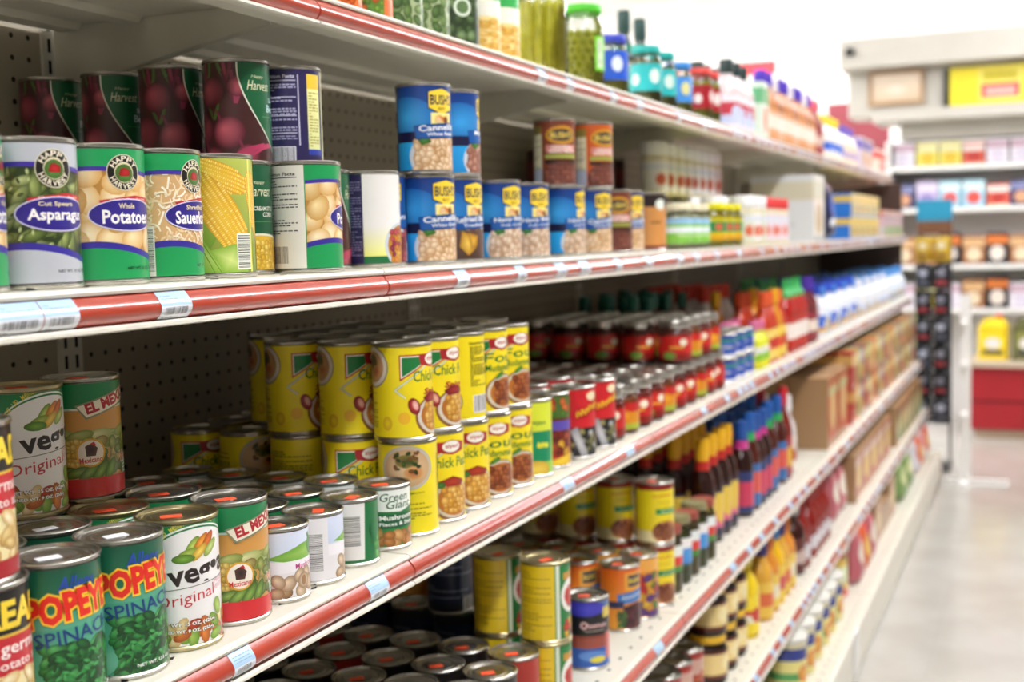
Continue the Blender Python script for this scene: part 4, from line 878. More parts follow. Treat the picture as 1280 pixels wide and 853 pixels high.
# fourth shelf cans
P = stripes(H, [(0, H, '1d7a3a')]); P.rect(-W, -14, 0, H, 'e2c21c'); P.rect(-12, -6, 0, H, 'd8e0cc'); P.ell(16, 58, 20, 24, 'ece8e0', n=22); P.ell(18, 56, 14, 16, 'c8342c', '8a1c18'); P.text('IBERIA', 18, 86, 34, 10, 'e89a2c', .03); P.text('C', 10, 58, 16, 24, 'c8342c', .04); P.lines(-70, -18, 10, 96, 4, 'a8881c'); P.grid(2, 44, 2, 26, 5, 3, 6, 5, ['d8482c', 'e8c03a', '3a2a1c'], ['8a2414', 'a8801c', '180f08'], 4); can('green_yellow_can', P, stick=ORANGE_STICK, gold=True)
P = stripes(H, [(0, H, 'e0703a'), (0, 30, '2a5ab0'), (30, 50, '8a3a2a'), (50, 84, '141214'), (84, H, '4a6a9a')]); P.ell(-8, 92, 36, 12, '4a44c8', '3a34a8', n=24); P.ell(-8, 66, 6, 6, 'e8b8b8'); P.ell(-8, 66, 3, 3, '141214'); P.scrib(14, 65, 36, 8, 'e8b8b8'); P.scrib(10, 57, 36, 3, 'e8d8c8'); P.rect(24, 60, 76, 92, 'd8c04a'); P.rect(-20, 50, 30, 46, '9a4a3a'); P.ell(6, 18, 24, 8, '5a8ad0'); P.ell(14, 12, 14, 5, 'e0d03a'); P.rect(30, 60, 10, 52, 'c8605a'); can('black_bean_can', P, stick=ORANGE_STICK)
P = stripes(H, [(0, H, 'e8d21c'), (94, H, '8a1c1c')]); P.scrib(16, 84, 40, 6, 'c8342c', .04); P.scrib(18, 72, 26, 4, 'c8a01c'); P.rect(2, 50, 50, 60, '1f8a4a'); P.scrib(26, 55, 30, 3.6, 'e8f0d8'); P.rect(-60, 60, 0, 20, 'ece0a8'); P.ell(22, 18, 28, 20, '8a4a2c', 'b87a4a', n=22); P.blobs(2, 42, 6, 30, 16, 7, 5, ['7a3a20', '9a5a38'], ['5a2412', '6e3a1e'], 3); P.lines(-100, -50, 10, 86, 4, 'b89a1c'); can('yellow_bean_can', P, stick=ORANGE_STICK)
P = stripes(H, [(0, H, 'd88a2c'), (80, H, 'e8a84a')]); P.grid(-40, 50, 2, 76, 6, 6, 9, 7, ['c8302a', '4f8a34', 'e8c03a', '6a3a8a'], ['801814', '2c541c', 'a8801c', '3a1c54'], 8); can('salsa_can', P, stick=ORANGE_STICK)
P = stripes(H, [(0, H, '2a2a34'), (10, 90, '1f2a4a')]); P.lines(-60, 60, 12, 90, 5, '8a94b0'); P.barcode(20, 40, 2, 20); can('navy_can', P, stick=ORANGE_STICK)
P = stripes(H, [(0, H, 'a82a1c'), (0, 54, 'd8c01c')]); P.lines(-60, 60, 8, 50, 4, '8a7a1c'); can('yellow_red_can', P, stick=ORANGE_STICK)
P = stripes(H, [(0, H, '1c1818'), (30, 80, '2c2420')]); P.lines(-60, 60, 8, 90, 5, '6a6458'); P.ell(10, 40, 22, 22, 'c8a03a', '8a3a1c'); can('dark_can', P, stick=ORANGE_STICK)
P = stripes(60, [(0, 50, 'd83a34'), (30, 50, 'e8ece8'), (0, 12, '4a8a3a')]); jar('olive_jar', .026, .125, mat('olives', '6a7030', .4, noise=(90, '9a3a20', .5)), mat('lid_olive_red', '9a4a3c', .4), P, .04); P = stripes(60, [(0, 50, '4a94d8'), (30, 50, 'ece8e4')]); jar('olive_jar_blue', .028, .13, mat('olives2', '5a6428', .4), mat('lid_olive', '8a845c', .35), P, .04)
# fifth shelf and base deck
P = stripes(70, [(0, 56, 'e8cf8a'), (0, 8, '6a2a1c'), (50, 56, '6a2a1c')]); P.ell(6, 30, 16, 14, 'f0e0a8'); jar('peanut_jar', .04, .1, mat('dark_spread', '3a1a10', .4), mat('lid_gold', 'e6b82a', .4), P, .014)
P = stripes(H, [(0, H, 'a82a20'), (60, 90, 'c8a090')]); P.grid(-40, 50, 10, 60, 5, 4, 10, 7, ['d8703a', 'c83a2a', '8a5a3a'], ['8a3414', '7a1c14', '4a2a18'], 4); can('red_stew_can', P)
WL = mat('white_plastic_lid', 'e8e6dc', .5)
P = stripes(110, [(0, 100, 'e8dc8a'), (70, 100, '2a3a8a'), (20, 40, '5aa05a')]); P.ell(10, 36, 22, 22, 'e8b03a', 'd87a3a'); bottle('lid_tub', [(.048, 0), (.05, .004), (.05, .12)], mat('tub_cream', 'e0d8b0', .5), [(.052, .12), (.053, .122), (.053, .134), (.05, .137), (.046, .135)], WL, P, .0506, .008, 28, 'coffee_tub', 'tub')
P = stripes(136, [(0, 136, 'd8e0b0'), (116, 134, 'd8302c'), (95, 118, 'e0b84a'), (0, 24, 'd8402c'), (24, 40, 'e8c03a')]); P.ell(24, 120, 12, 8, '3a9a5a'); bottle('pail', [(.075, 0), (.078, .005), (.08, .145)], mat('pail_body', 'e0e4d8', .5), [(.083, .143), (.084, .146), (.084, .158), (.08, .162), (.076, .159)], mat('pail_lid', 'd8d8cc', .5), P, .0812, .006, 28, 'lard_pail', 'pail')
P = Paint(); P.rect(0, 100, 0, 100, '8aa860'); P.ell(50, 60, 34, 20, 'd8e0a0'); P.rect(10, 90, 14, 34, '5a8a4a'); bag('green_bag', .24, .12, .16, P, m=mat('green_film', '7a9a5a', .3))
P = Paint(); P.rect(0, 100, 0, 100, '24285a'); P.ell(50, 58, 34, 22, '3a5ab8'); P.fan([(0, 34), (100, 56), (100, 40), (0, 16)], 'f0f0f4'); P.rect(0, 100, 84, 100, '6a2a5a'); bag('navy_bag', .15, .09, .2, P, m=mat('navy_film', '1c2044', .3))
P = Paint(); P.rect(0, 100, 0, 100, 'c85a64'); P.ell(50, 60, 36, 24, 'ece4d4'); P.rect(0, 100, 0, 22, 'e0d8dc'); bag('pink_bag', .13, .07, .16, P, m=mat('pink_film', 'b8606a', .3))
P = Paint(); P.rect(0, 100, 0, 100, 'e4e0e4'); P.ell(50, 60, 30, 22, 'd8343a'); P.rect(0, 100, 78, 100, 'd85a4a'); bag('white_red_bag', .16, .1, .165, P, m=mat('white_film', 'dcd8dc', .3))
P = Paint(); P.rect(0, 100, 0, 100, 'e06a2c'); P.ell(50, 50, 30, 22, 'f0c84a'); P.rect(0, 100, 78, 100, 'd8342c'); bag('orange_bag', .15, .1, .165, P, m=mat('orange_film', 'd8602a', .3))

# ---------------------------------------------------------------- placing
PLACED = []
def clash(key, X, Y, Z, rz, test=False):
    K = KIND[key]
    if K.depth: c, q = abs(math.cos(rz)), abs(math.sin(rz)); hx, hy = K.r*c+K.depth/2*q, K.r*q+K.depth/2*c
    else: hx = hy = K.r
    for k2, x, y, z, ax, ay, h2, rnd in PLACED:
        if Z+K.h <= z+.0003 or z+h2 <= Z+.0003: continue
        if rnd and not K.depth:
            if math.hypot(X-x, Y-y) < K.r+ax+.0002: return k2, (X, Y, Z), (x, y, z)
        elif abs(X-x) < hx+ax-.0005 and abs(Y-y) < hy+ay-.0005: return k2, (X, Y, Z), (x, y, z)
    if not test: PLACED.append((key, X, Y, Z, hx, hy, K.h, not K.depth))
COUNT = {}
def put(key, X, Y, Z, label, group=None, a=None, rz=None, must=True):
    K = KIND[key]
    if rz is None:
        dx, dy = CAM.x-X, CAM.y-Y; rz = math.atan2(dx, -dy)+math.radians(a or 0)
    w_ = clash(key, X, Y, Z, rz)
    if w_:
        if must: print('CLASH', key, label, w_)
        else: return None
    t = empty(K.name, (X, Y, Z), rz); tag(t, label, K.cat, group); made = {}
    for nm, me, par in K.parts: made[nm] = obj(nm, me, made.get(par, t))
    COUNT[label] = COUNT.get(label, 0)+1
    return t
def rowx(i, r, row=0, setb=.012, gap=.004): return -(CX[i]+setb+r+row*(2*r+gap))
def y_edge(re, X, r, Z):       # y of an upright cylinder whose right outline shows in column re
    px = re-60
    for _ in range(8):
        Y = y_at(px, X, Z); d = (Vector((X, Y, Z))-CAM).dot(vF); px = re-FPX*r/d
    return y_at(px, X, Z)
def shelfput(key, i, re=None, a=0, row=0, level=0, setb=.012, Y=None, dY=0, X=None, label='', group=None, under=None, must=True):
    K = KIND[key]; hb = KIND[under].h if under else K.h; Z = ZD[i]+.0004+level*(hb+.0006)
    if X is None: X = rowx(i, K.r, row, setb)
    if Y is None: Y = y_edge(re, X, K.r, Z+K.h/2)
    Y += dY; dY = 0
    for n_ in range(22):
        if not clash(key, X, Y, Z, 0, test=True): break
        Y += .0015
    else: Y -= .033
    put(key, X, Y+dY, Z, label, group, a, must=must); return Y
AISLE = PI/2
def run(keys, i, p0, p1, label, group, rows=1, levels=1, setb=.015, gap=.006, a=(25, 60), seed=1, row0=0, lv0=0, base=None, ymax=None, jit=.0):
    keys = [keys] if isinstance(keys, str) else keys; R = random.Random(seed*7+i)
    K0 = KIND[keys[0]]; X0 = -(CX[i]+setb+(K0.depth/2 if K0.depth else K0.r))
    Y = (p0 if p0 < 20 else y_at(p0, X0, ZD[i]+K0.h/2)); Y1 = (p1 if p1 < 20 else y_at(p1, X0, ZD[i]+K0.h/2)); j = 0; Y1 = min(Y1, bay_y(6)-.03)
    while True:
        key = keys[j % len(keys)]; K = KIND[key]; Y += K.r
        if Y+K.r > Y1+.02: break
        d = K.depth or 2*K.r; lb = label[j % len(label)] if isinstance(label, list) else label
        for row in range(row0, row0+rows):
            for lv in range(lv0, lv0+levels):
                hb = KIND[base].h if base else K.h
                X = -(CX[i]+setb+d/2+row*(d+.005))+R.uniform(-jit, 0)
                if X-d/2 < XB+.012: continue
                Z = ZD[i]+.0004+(lv*(K.h+.0006) if not base else hb+.0006+(lv-lv0)*(K.h+.0006))
                put(key, X, Y+R.uniform(-gap/3, gap/3), Z, lb, group, rz=AISLE+R.uniform(-.03, .03) if K.depth else None, a=R.uniform(*a), must=False)
        Y += K.r+gap; j += 1
    return Y

# ================================================================ second shelf (eye level)
S = 1
shelfput('potato', S, 3, 60, label='green potato can at the near end, left of the silver asparagus can')
shelfput('asparagus', S, 97, 16, label='silver can of cut asparagus spears on the second shelf')
shelfput('potato', S, 182, 17, label='green can of whole potatoes between asparagus and sauerkraut')
shelfput('sauerkraut', S, 248, 40, label='green can of sauerkraut beside the potatoes')
shelfput('corn', S, 318, 2, label='can printed with yellow corn cobs in pale husks')
shelfput('cream_corn', S, 341, 36, row=.5, label='dark green cream style corn can behind the corn cob can')
yt = shelfput('potato', S, 416, 74, setb=.002, label='potato can turned to show its nutrition panel')
shelfput('beet', S, 438, X=-.762, a=46, label='beet can behind the turned potato can')
shelfput('hominy', S, 491, -12, setb=.04, label='can with a plain white label and green foot')
shelfput('kidney', S, 500, -22, row=.5, setb=.03, label='blue kidney bean can half hidden behind the white labelled can')
yc = shelfput('cannellini', S, 570, 0, setb=.03, label='blue cannellini can, lower one of the two stacked')
shelfput('cannellini', S, 567, -1, setb=.03, Y=yc, level=1, dY=-.004, label='blue cannellini can on top of another cannellini can')
yr = shelfput('refried', S, 604, 8, setb=.03, label='blue can of refried beans with a tortilla chip picture')
shelfput('pinto', S, 598, 52, setb=.03, Y=yr, level=1, dY=-.002, label='blue bean can stacked on the refried beans can')
shelfput('pinto', S, 620, -8, row=.9, setb=.03, label='blue bean can in the second row past the refried beans')
shelfput('navy', S, 652, 4, setb=.03, label='blue navy bean can beyond the refried beans', group='navy bean cans')
shelfput('navy', S, 687, 0, setb=.03, label='blue navy bean can beyond the refried beans', group='navy bean cans')
shelfput('kidney', S, 698, 0, row=.9, setb=.03, label='blue kidney bean can behind the navy bean cans')
shelfput('navy', S, 732, 22, setb=.03, label='blue bean can under the dark brown bean can')
yb = shelfput('cannellini', S, 765, 0, setb=.03, label='blue bean can under the orange bean can')
yb1 = shelfput('baked_brown', S, 735, 2, setb=.06, level=1, row=0, Y=yb-.09, label='dark brown baked bean can stacked on a blue can')
shelfput('baked_orange', S, 790, 22, setb=.03, level=1, Y=yb+.012, label='orange baked bean can stacked on a blue can')
shelfput('baked_brown', S, 790, 0, setb=.03, label='brown baked bean can with round yellow logo on the shelf')
shelfput('cannellini', S, 803, 0, setb=.03, label='blue bean can between brown can and tan can')
shelfput('tan_can', S, 833, -6, setb=.02, label='tan can with a black top band')
# stacked beets going back into the shelf, on hidden cans of the second row
yB = 1.094
for n_, (a_, dy) in enumerate(((6, 0), (26, 0), (-18, .006), (4, 0))):
    X_ = (-.796, -.882, -.968, -1.054)[n_]
    shelfput('beet', S, X=X_, Y=yB+dy, a=a_, level=1, label=['beet can on the upper layer nearest the aisle', 'second beet can of the upper layer', 'third beet can of the upper layer', 'rearmost beet can of the upper layer'][n_])
    shelfput('beet', S, X=X_, Y=yB+dy, a=0, label='beet can under the stacked beet cans', group='lower beet cans')
shelfput('purple_can', S, 403, -4, row=1, level=1, label='purple can showing a white nutrition table beside the beets')
run('green_jar', S, 838, 880, 'small jar with cream lid and green and white label', 'green labelled jars', rows=3)
run('yellow_jar', S, 884, 918, 'yellow jar with yellow lid and green label patch', 'yellow jars', rows=3)
run('dark_red_can', S, 2.45, 3.0, 'dark red can at the back of the second shelf', 'dark red cans', rows=1, row0=4, levels=2)
run(['shaker_plain', 'shaker_white'], S, 905, 944, ['white capped shaker with plain label, on the shelf', 'white capped shaker with white label, on the shelf'], 'white capped shakers', rows=3)
run('shaker_white', S, 2.75, 3.35, 'white capped shaker on the upper layer', 'upper white capped shakers', rows=1, row0=2, lv0=1)
run('shaker_red', S, 947, 976, 'red capped shaker with a pale label', 'red capped shakers', rows=2)
run('white_box', S, 978, 1012, 'tall white box with gold front', 'tall white boxes', rows=1)
run('navy_bag', S, 1012, 1034, 'navy and white snack bag on the second shelf', 'navy bags', rows=1)
run('blue_box', S, 1036, 1078, ['blue box with yellow front panel'], 'blue and yellow boxes', rows=1, levels=2)
run('pale_box', S, 1080, 1126, 'pale pink box with a green picture', 'pale boxes', rows=1)
run('red_box', S, 1086, 1118, 'flat red box lying on the pale boxes', 'flat red boxes', rows=1, lv0=1, base='pale_box')

# ================================================================ third shelf
S = 2
yq = shelfput('potato_salad', S, 38, 52, label='red and black potato salad can, lower one of the stack')
shelfput('potato_salad', S, 27, 46, Y=yq, dY=-.008, level=1, label='red and black potato salad can on top of the stack')
ys1 = shelfput('spinach', S, 125, 15, label='green spinach can beside the red potato salad cans')
ys2 = shelfput('spinach', S, 202, 19, label='green spinach can beside the mixed vegetable can')
yv = shelfput('mixed_veg', S, 270, 0, label='white and green mixed vegetable can at the shelf edge')
ye = shelfput('veg_medley', S, 333, 16, label='orange and green vegetable can with red foot at the shelf edge')
for row in (1, 2, 3):
    shelfput('spinach', S, X=rowx(S, .0355, row), Y=ys1, a=20, label='spinach can in a row behind the front spinach cans', group='spinach cans behind', must=False)
    shelfput('spinach', S, X=rowx(S, .0355, row), Y=ys2-.004, a=20, label='spinach can in a row behind the front spinach cans', group='spinach cans behind', must=False)
    shelfput('mixed_veg', S, X=rowx(S, .0355, row), Y=yv, a=10, label='mixed vegetable can behind the front one, on the shelf', group='mixed vegetable cans behind', must=False)
    shelfput('veg_medley', S, X=rowx(S, .0355, row), Y=ye, a=10, label='orange and green vegetable can behind the front one, on the shelf', group='vegetable cans behind', must=False)
shelfput('mixed_veg', S, X=-.812, Y=y_edge(80, -.812, .0355, 1.09), a=12, level=1, label='mixed vegetable can stacked on the second row')
shelfput('veg_medley', S, X=-.812, Y=y_edge(147, -.812, .0355, 1.09), a=14, level=1, label='orange and green vegetable can stacked on the second row')
ms = []
for key, re, a_, lb in (('mushroom_white', 382, 22, 'small white mushroom can beside the orange vegetable can'), ('mushroom_white', 424, 84, 'small white mushroom can turned to its barcode'), ('mushroom_green', 474, 62, 'small green mushroom can with white barcode panel'), ('mushroom_giant', 514, 12, 'small green and white mushroom can beside the yellow cans')):
    y_ = shelfput(key, S, re, a_, label=lb); ms.append(y_)
for row in (1, 2, 3, 4):
    for j, y_ in enumerate(ms[:4]):
        k_ = ('mushroom_white', 'mushroom_green', 'mushroom_green', 'mushroom_giant')[j]
        X_ = rowx(S, .0315, row, .012)
        shelfput(k_, S, X=X_, Y=y_, a=15, label=f'small {"white" if j == 0 else "green"} mushroom can in the rows behind', group='mushroom cans behind', must=False)
cols = []
for key, re, a_, k1, r1, a1 in (('hummus', 541, -2, 'chickpea_spicy', 536, 44), ('chickpea', 577, 8, 'chickpea_spicy', 573, 28), ('chickpea', 607, 6, 'chickpea', 600, -72), ('fava', 635, 4, 'fava', 632, 26), ('fava', 663, 4, 'fava', 660, 18)):
    y_ = shelfput(key, S, re, a_, label={'hummus': 'yellow can with a plate picture under the spicy chick pea can', 'chickpea': 'yellow chick pea can on the shelf, lower layer', 'fava': 'yellow fava bean can on the shelf, lower layer'}[key], group={'chickpea': 'lower chick pea cans', 'fava': 'lower fava cans'}.get(key))
    shelfput(k1, S, X=rowx(S, .0355), Y=y_, dY=-.006, a=a1, level=1, label={'chickpea_spicy': 'yellow spicy chick pea can on the front of the upper layer', 'chickpea': 'yellow can turned to its back print on the upper layer', 'fava': 'yellow fava bean can on the upper layer'}[k1], group={'chickpea_spicy': 'upper spicy chick pea cans', 'fava': 'upper fava cans'}.get(k1))
    cols.append(y_)
for j, y_ in enumerate(cols):
    y_ = max(y_, ms[3]+.0675) if j == 0 else y_
    for row in (1, 2, 3, 4):
        k_ = [['chickpea', 'hummus', 'hummus', 'chickpea_spicy'], ['chickpea', 'chickpea', 'hummus', 'hummus']][min(j, 1)][row-1] if j < 3 else 'fava'
        a_ = [[14, 100, 34, 10], [0, 10, 20, 30]][min(j, 1)][row-1]
        shelfput(k_, S, X=rowx(S, .0355, row), Y=y_, a=a_, label=f'yellow {dict(chickpea="chick pea", hummus="plate picture", chickpea_spicy="spicy chick pea", fava="fava bean")[k_]} can in the lower layer behind the front row', group='yellow cans behind, lower layer', must=False)
        if (j < 1 and row < 3) or (j >= 1 and row < 4):
            shelfput('chickpea_spicy' if j < 3 else 'fava', S, X=rowx(S, .0355, row), Y=y_, a=44-6*j, level=1, dY=-.003, label=f'yellow {"spicy chick pea" if j < 3 else "fava bean"} can in the upper layer behind the front row', group='yellow cans behind, upper layer', must=False)
yl = shelfput('lime_can', S, 686, 2, label='lime green can beside the yellow fava cans')
yf = shelfput('fruit_can', S, 711, 8, label='can with a red fruit picture beside the lime green can')
for row in (1, 2, 3):
    shelfput('lime_can', S, X=rowx(S, .0355, row), Y=yl, a=0, label='lime green can behind the front one', group='lime cans behind', must=False)
    shelfput('fruit_can', S, X=rowx(S, .0355, row), Y=yf, a=0, label='fruit picture can behind the front one', group='fruit cans behind', must=False)
shelfput('red_tall', S, X=rowx(S, .0355, 1), Y=yl+.02, a=22, level=1, label='red topped chili can stacked behind the yellow cans', group='red topped chili cans')
shelfput('red_tall', S, X=rowx(S, .0355, 2), Y=yl+.0, a=22, level=1, label='red topped chili can stacked behind the yellow cans', group='red topped chili cans')
y1 = shelfput('red_diag', S, 745, 0, setb=.002, label='bright red salsa can with yellow slanted lettering', group='red salsa cans')
y2 = shelfput('red_diag', S, 770, 0, setb=.002, label='bright red salsa can with yellow slanted lettering', group='red salsa cans')
for row in (1, 2, 3):
    for y_ in (y1, y2): shelfput('red_diag', S, X=rowx(S, .0355, row, .004), Y=y_, a=0, label='red salsa can behind the front pair', group='red salsa cans behind', must=False)
yj = y2+.04
run(['chili_jar', 'chili_jar_yellow', 'chili_jar'], S, yj, 893, ['red chili jar with silver lid on the shelf', 'yellow and red chili jar with silver lid on the shelf', 'red chili jar with silver lid on the shelf'], 'chili jars, lower layer', rows=5, setb=.01, a=(0, 30))
run(['chili_jar', 'chili_jar_yellow'], S, 838, 893, ['red chili jar stacked on other jars', 'yellow and red chili jar stacked on other jars'], 'chili jars, upper layer', rows=5, lv0=1, setb=.012, a=(0, 30))
run('blue_tin', S, 893, 930, 'blue tuna tin in a stack of two', 'blue tins', rows=2, levels=2, setb=.01, a=(10, 30))
run('lime_small', S, 932, 954, 'small yellow and lime bottle with pink cap', 'small yellow bottles', rows=2, setb=.01)
run(['hot_teal', 'hot_teal_big'], S, 2.5, 3.15, ['slim hot sauce bottle with teal cap', 'larger hot sauce bottle with teal cap'], 'teal capped sauce bottles', rows=3, row0=3, setb=.05, gap=.02)
run('white_red', S, 2.8, 3.5, 'white labelled bottle with red cap behind the hot sauces', 'red capped white bottles', rows=3, row0=2, setb=.03)
run(['hot_yellow', 'hot_orange', 'hot_orange'], S, 946, 976, ['yellow sauce bottle with yellow cap', 'orange sauce bottle with orange cap', 'orange sauce bottle with orange cap'], 'orange and yellow sauces', rows=3, setb=.015)
run('sriracha', S, 978, 1003, 'red chili sauce bottle with green nozzle', 'green capped chili sauces', rows=3, setb=.015)
run('purple_syrup', S, 1003, 1016, 'dark red syrup bottle with purple cap', 'purple capped syrups', rows=3)
run(['baby_blue', 'baby_cyan', 'baby_blue'], S, 1017, 1066, ['white bottle with dark blue cap', 'white bottle with light blue cap', 'white bottle with dark blue cap'], 'blue capped bottles', rows=4)
run(['baby_white', 'baby_white', 'baby_cyan'], S, 1066, 1102, ['plain white bottle near the end of the third shelf', 'plain white bottle near the end of the third shelf', 'white bottle with light blue cap near the shelf end'], 'white bottles', rows=4)
run('baby_cyan', S, 1102, 1132, 'pale blue bottle at the far end of the third shelf', 'pale blue bottles', rows=3)

# ================================================================ fourth shelf
S = 3
def at_deck(px, py, z): d = ray(px, py); return CAM+d*((z-CAM.z)/d.z)
yk = shelfput('black_bean_can', S, 762, 6, setb=.03, label='black and blue bean can with purple oval at the shelf edge')
yo = shelfput('orange_beans', S, 801, 4, setb=.04, label='orange can with blue banner at the edge of the fourth shelf')
ysa = shelfput('salsa_can', S, 817, 12, setb=.03, label='salsa can with chopped vegetable print beside the tall yellow cans')
yy = shelfput('yellow_bean_can', S, 844, 0, setb=.025, label='yellow refried bean can, lower one of the stack at the edge')
shelfput('yellow_bean_can', S, X=rowx(S, .0355, 0, .025), Y=yy, a=0, level=1, label='yellow refried bean can on top at the shelf edge')
for row in (1, 2, 3):
    shelfput('yellow_bean_can', S, X=rowx(S, .0355, row, .025), Y=yy, a=0, label='yellow refried bean can of the lower layer behind', group='lower yellow bean cans', must=False)
    shelfput('yellow_bean_can', S, X=rowx(S, .0355, row, .025), Y=yy, a=-6, level=1, label='yellow refried bean can of the upper layer behind', group='upper yellow bean cans', must=False)
for row in (1, 2, 3, 4):
    shelfput('salsa_can', S, X=rowx(S, .0355, row, .03), Y=ysa, a=12, label='salsa can with vegetable print in the rows behind', group='salsa cans behind', must=False)
    shelfput('orange_beans', S, X=rowx(S, .0355, row, .04), Y=yo, a=-8, label='orange bean can behind the one with the blue banner', group='orange bean cans behind', must=False)
    shelfput('salsa_can' if row > 2 else 'orange_beans', S, X=rowx(S, .0355, row, .045), Y=yk, a=-20, label=f'{"salsa" if row > 2 else "orange bean"} can behind the black bean can', group='cans behind the black bean can', must=False)
    shelfput('navy_can', S, X=rowx(S, .0355, row, .04), Y=1.614, a=0, label='navy labelled can on the deck of the fourth shelf', group='navy labelled cans', must=False)
for X_, re_, lb in ((-.632, 714, 'green and yellow can stacked beside the black bean can'), (-.708, 654, 'green and yellow can stacked further in')):
    yg = y_edge(re_, X_, .0355, .767)
    shelfput('green_yellow_can', S, X=X_, Y=yg, a=40, label='green and yellow can supporting another one', group='lower green and yellow cans')
    shelfput('green_yellow_can', S, X=X_, Y=yg, a=44, level=1, label=lb)
shelfput('navy_can', S, X=-.815, Y=1.60, a=0, level=1, label='dark navy can standing on top at the back of the fourth shelf')
for row in range(0, 6):
    for j in range(0, 9):
        k_ = ['yellow_red_can', 'dark_can', 'dark_can', 'dark_can'][(row+j) % 4]
        shelfput(k_, S, X=rowx(S, .0355, row, .03), Y=1.46-.076*j, a=10, label=f'{dict(yellow_red_can="yellow and red", dark_can="dark")[k_]} can standing in the dark near end of the fourth shelf', group='cans in the dark near end', must=False)
run(['olive_jar', 'olive_jar_blue'], S, yy+.045, 888, ['small olive jar with red label', 'small olive jar with blue label'], 'olive jars', rows=1, setb=.03)
run('yellowcap', S, 874, 912, 'dark sauce bottle with red neck and yellow cap', 'yellow capped bottles', rows=4, setb=.05, gap=.012)
run(['bluecap', 'bluecap', 'bluecap_green'], S, 914, 962, ['dark barbecue bottle with blue cap', 'dark barbecue bottle with blue cap', 'amber barbecue bottle with blue cap'], 'blue capped barbecue bottles', rows=4, setb=.04, gap=.01)
run(['orangecap', 'bluecap_green', 'redneck', 'whitecap'], S, 962, 984, ['sauce bottle with orange cap', 'amber sauce bottle with blue cap beside the cartons', 'red necked sauce bottle beside the cartons', 'pale sauce bottle with white cap beside the cartons'], 'sauce bottles beside the cartons', rows=3, setb=.04)
ya = run('carton_orange', S, 985, 1018, 'brown shipping carton with orange front', 'orange fronted cartons', rows=1, setb=.02)
run(['soup_red', 'soup_yellow', 'soup_grey', 'soup_red', 'soup_green', 'soup_orange'], S, ya, 1140, ['red soup box', 'yellow soup box', 'grey soup box', 'red soup box', 'green soup box', 'orange soup box'][0:6] and [f'{c} packet box on the far half of the fourth shelf' for c in ('red', 'yellow', 'grey', 'red', 'green', 'orange')], 'packet boxes', rows=1, levels=2, setb=.02)

# ================================================================ fifth shelf
S = 4
run('red_stew_can', S, 1.75, 2.33, 'red stew can in the shade of the fifth shelf', 'red stew cans', rows=4, levels=1, setb=.05)
run('dark_can', S, .95, 1.75, 'dark can in the shade at the near end of the fifth shelf', 'dark cans of the fifth shelf', rows=3, setb=.03)
yp_ = run('peanut_jar', S, 2.34, 2.62, 'brown jar with yellow lid in a stack of two', 'stacked brown jars', rows=2, levels=2, setb=.035)
run('yellow_syrup', S, yp_, 938, 'yellow bottle with yellow cap', 'yellow bottles', rows=2, setb=.035)
run(['yellow_bluecap', 'purplecap', 'orange_syrup'], S, 939, 984, ['yellow bottle with sky blue cap', 'amber bottle with purple cap', 'amber bottle with orange cap'], 'amber and yellow bottles', rows=3, setb=.03)
run(['bbq', 'ketchup'], S, 986, 1004, ['dark brown bottle with white cap', 'red ketchup bottle with dark label'], 'ketchup and brown bottles', rows=2, setb=.03)
run('ketchup', S, 1005, 1030, 'red ketchup bottle on the fifth shelf', 'red bottles', rows=2, setb=.03)
yb_ = run('pink_bag', S, 1030, 1046, 'pink and white bag on the fifth shelf', 'pink bags', rows=2, setb=.04)
yb_ = run('carton_red', S, yb_, 1080, 'brown carton with red front on the fifth shelf', 'red fronted cartons', rows=1, setb=.03)
run('carton_green', S, yb_, 1128, 'brown carton with green front on the fifth shelf', 'green fronted cartons', rows=1, setb=.02)

# ================================================================ base deck
S = 5
run('lid_tub', S, 2.9, 3.66, 'round tub with flat white lid on the base deck', 'white lidded tubs', rows=3, setb=.04)
yz = 3.68
run('pail', S, yz, yz+.18, 'white pail with red and yellow bands', 'banded pails', rows=1, setb=.06)
yz = run(['pink_bag', 'orange_bag'], S, yz+.2, yz+.7, ['pink bag on the base deck', 'orange bag on the base deck'], 'bags on the base deck', rows=1, setb=.04)
yz = run(['carton_tall', 'carton_plain', 'carton_tall'], S, yz, 5.15, ['taller brown carton with rust red front on the base deck', 'low plain brown carton on the base deck', 'taller brown carton with rust red front on the base deck'], 'plain cartons', rows=1, setb=.06)
yz = run('green_bag', S, yz, 5.75, 'puffed green bag on the base deck', 'green bags', rows=2, setb=.04)
yz = run(['white_red_bag', 'orange_bag'], S, yz, 6.44, ['white and red bag at the far end of the base deck', 'orange bag at the far end of the base deck'], 'bags at the far end', rows=2, setb=.04)

# ================================================================ top shelf
S = 0
for key, re, lb, a_, st in (('carrot_can', 452, 'orange carrot can at the edge of the top shelf', 20, .012), ('pea_carrot_can', 490, 'can of peas and carrots on the top shelf', 10, .012), ('green_bean_can', 529, 'pale green bean can on the top shelf', 0, .012), ('green_bean_can', 562, 'pale green bean can next to the pepper can', 25, .012), ('jalapeno_can', 599, 'dark green pepper can with round white mark', 0, .012), ('baby_corn_can', 626, 'tall yellow and green baby corn can', 0, .012), ('baby_corn_can', 650, 'yellow and green baby corn can next to the pickle jar', 10, .012)):
    shelfput(key, S, re, a_, setb=st, label=lb)
shelfput('pickle_spears', S, 709, 0, label='big jar of yellow pickle spears')
shelfput('pickle_chips', S, 756, 20, label='jar of sliced pickles with bright green lid')
shelfput('relish_blue', S, 786, 0, label='small relish jar with blue lid and blue label')
shelfput('pickle_teal', S, 812, 0, label='large pickle jar with dark teal lid', setb=.085)
shelfput('relish_turq', S, 828, 10, label='relish jar with turquoise lid and label', group='turquoise relish jars'); shelfput('relish_turq', S, 846, 10, label='relish jar with turquoise lid and label', group='turquoise relish jars')
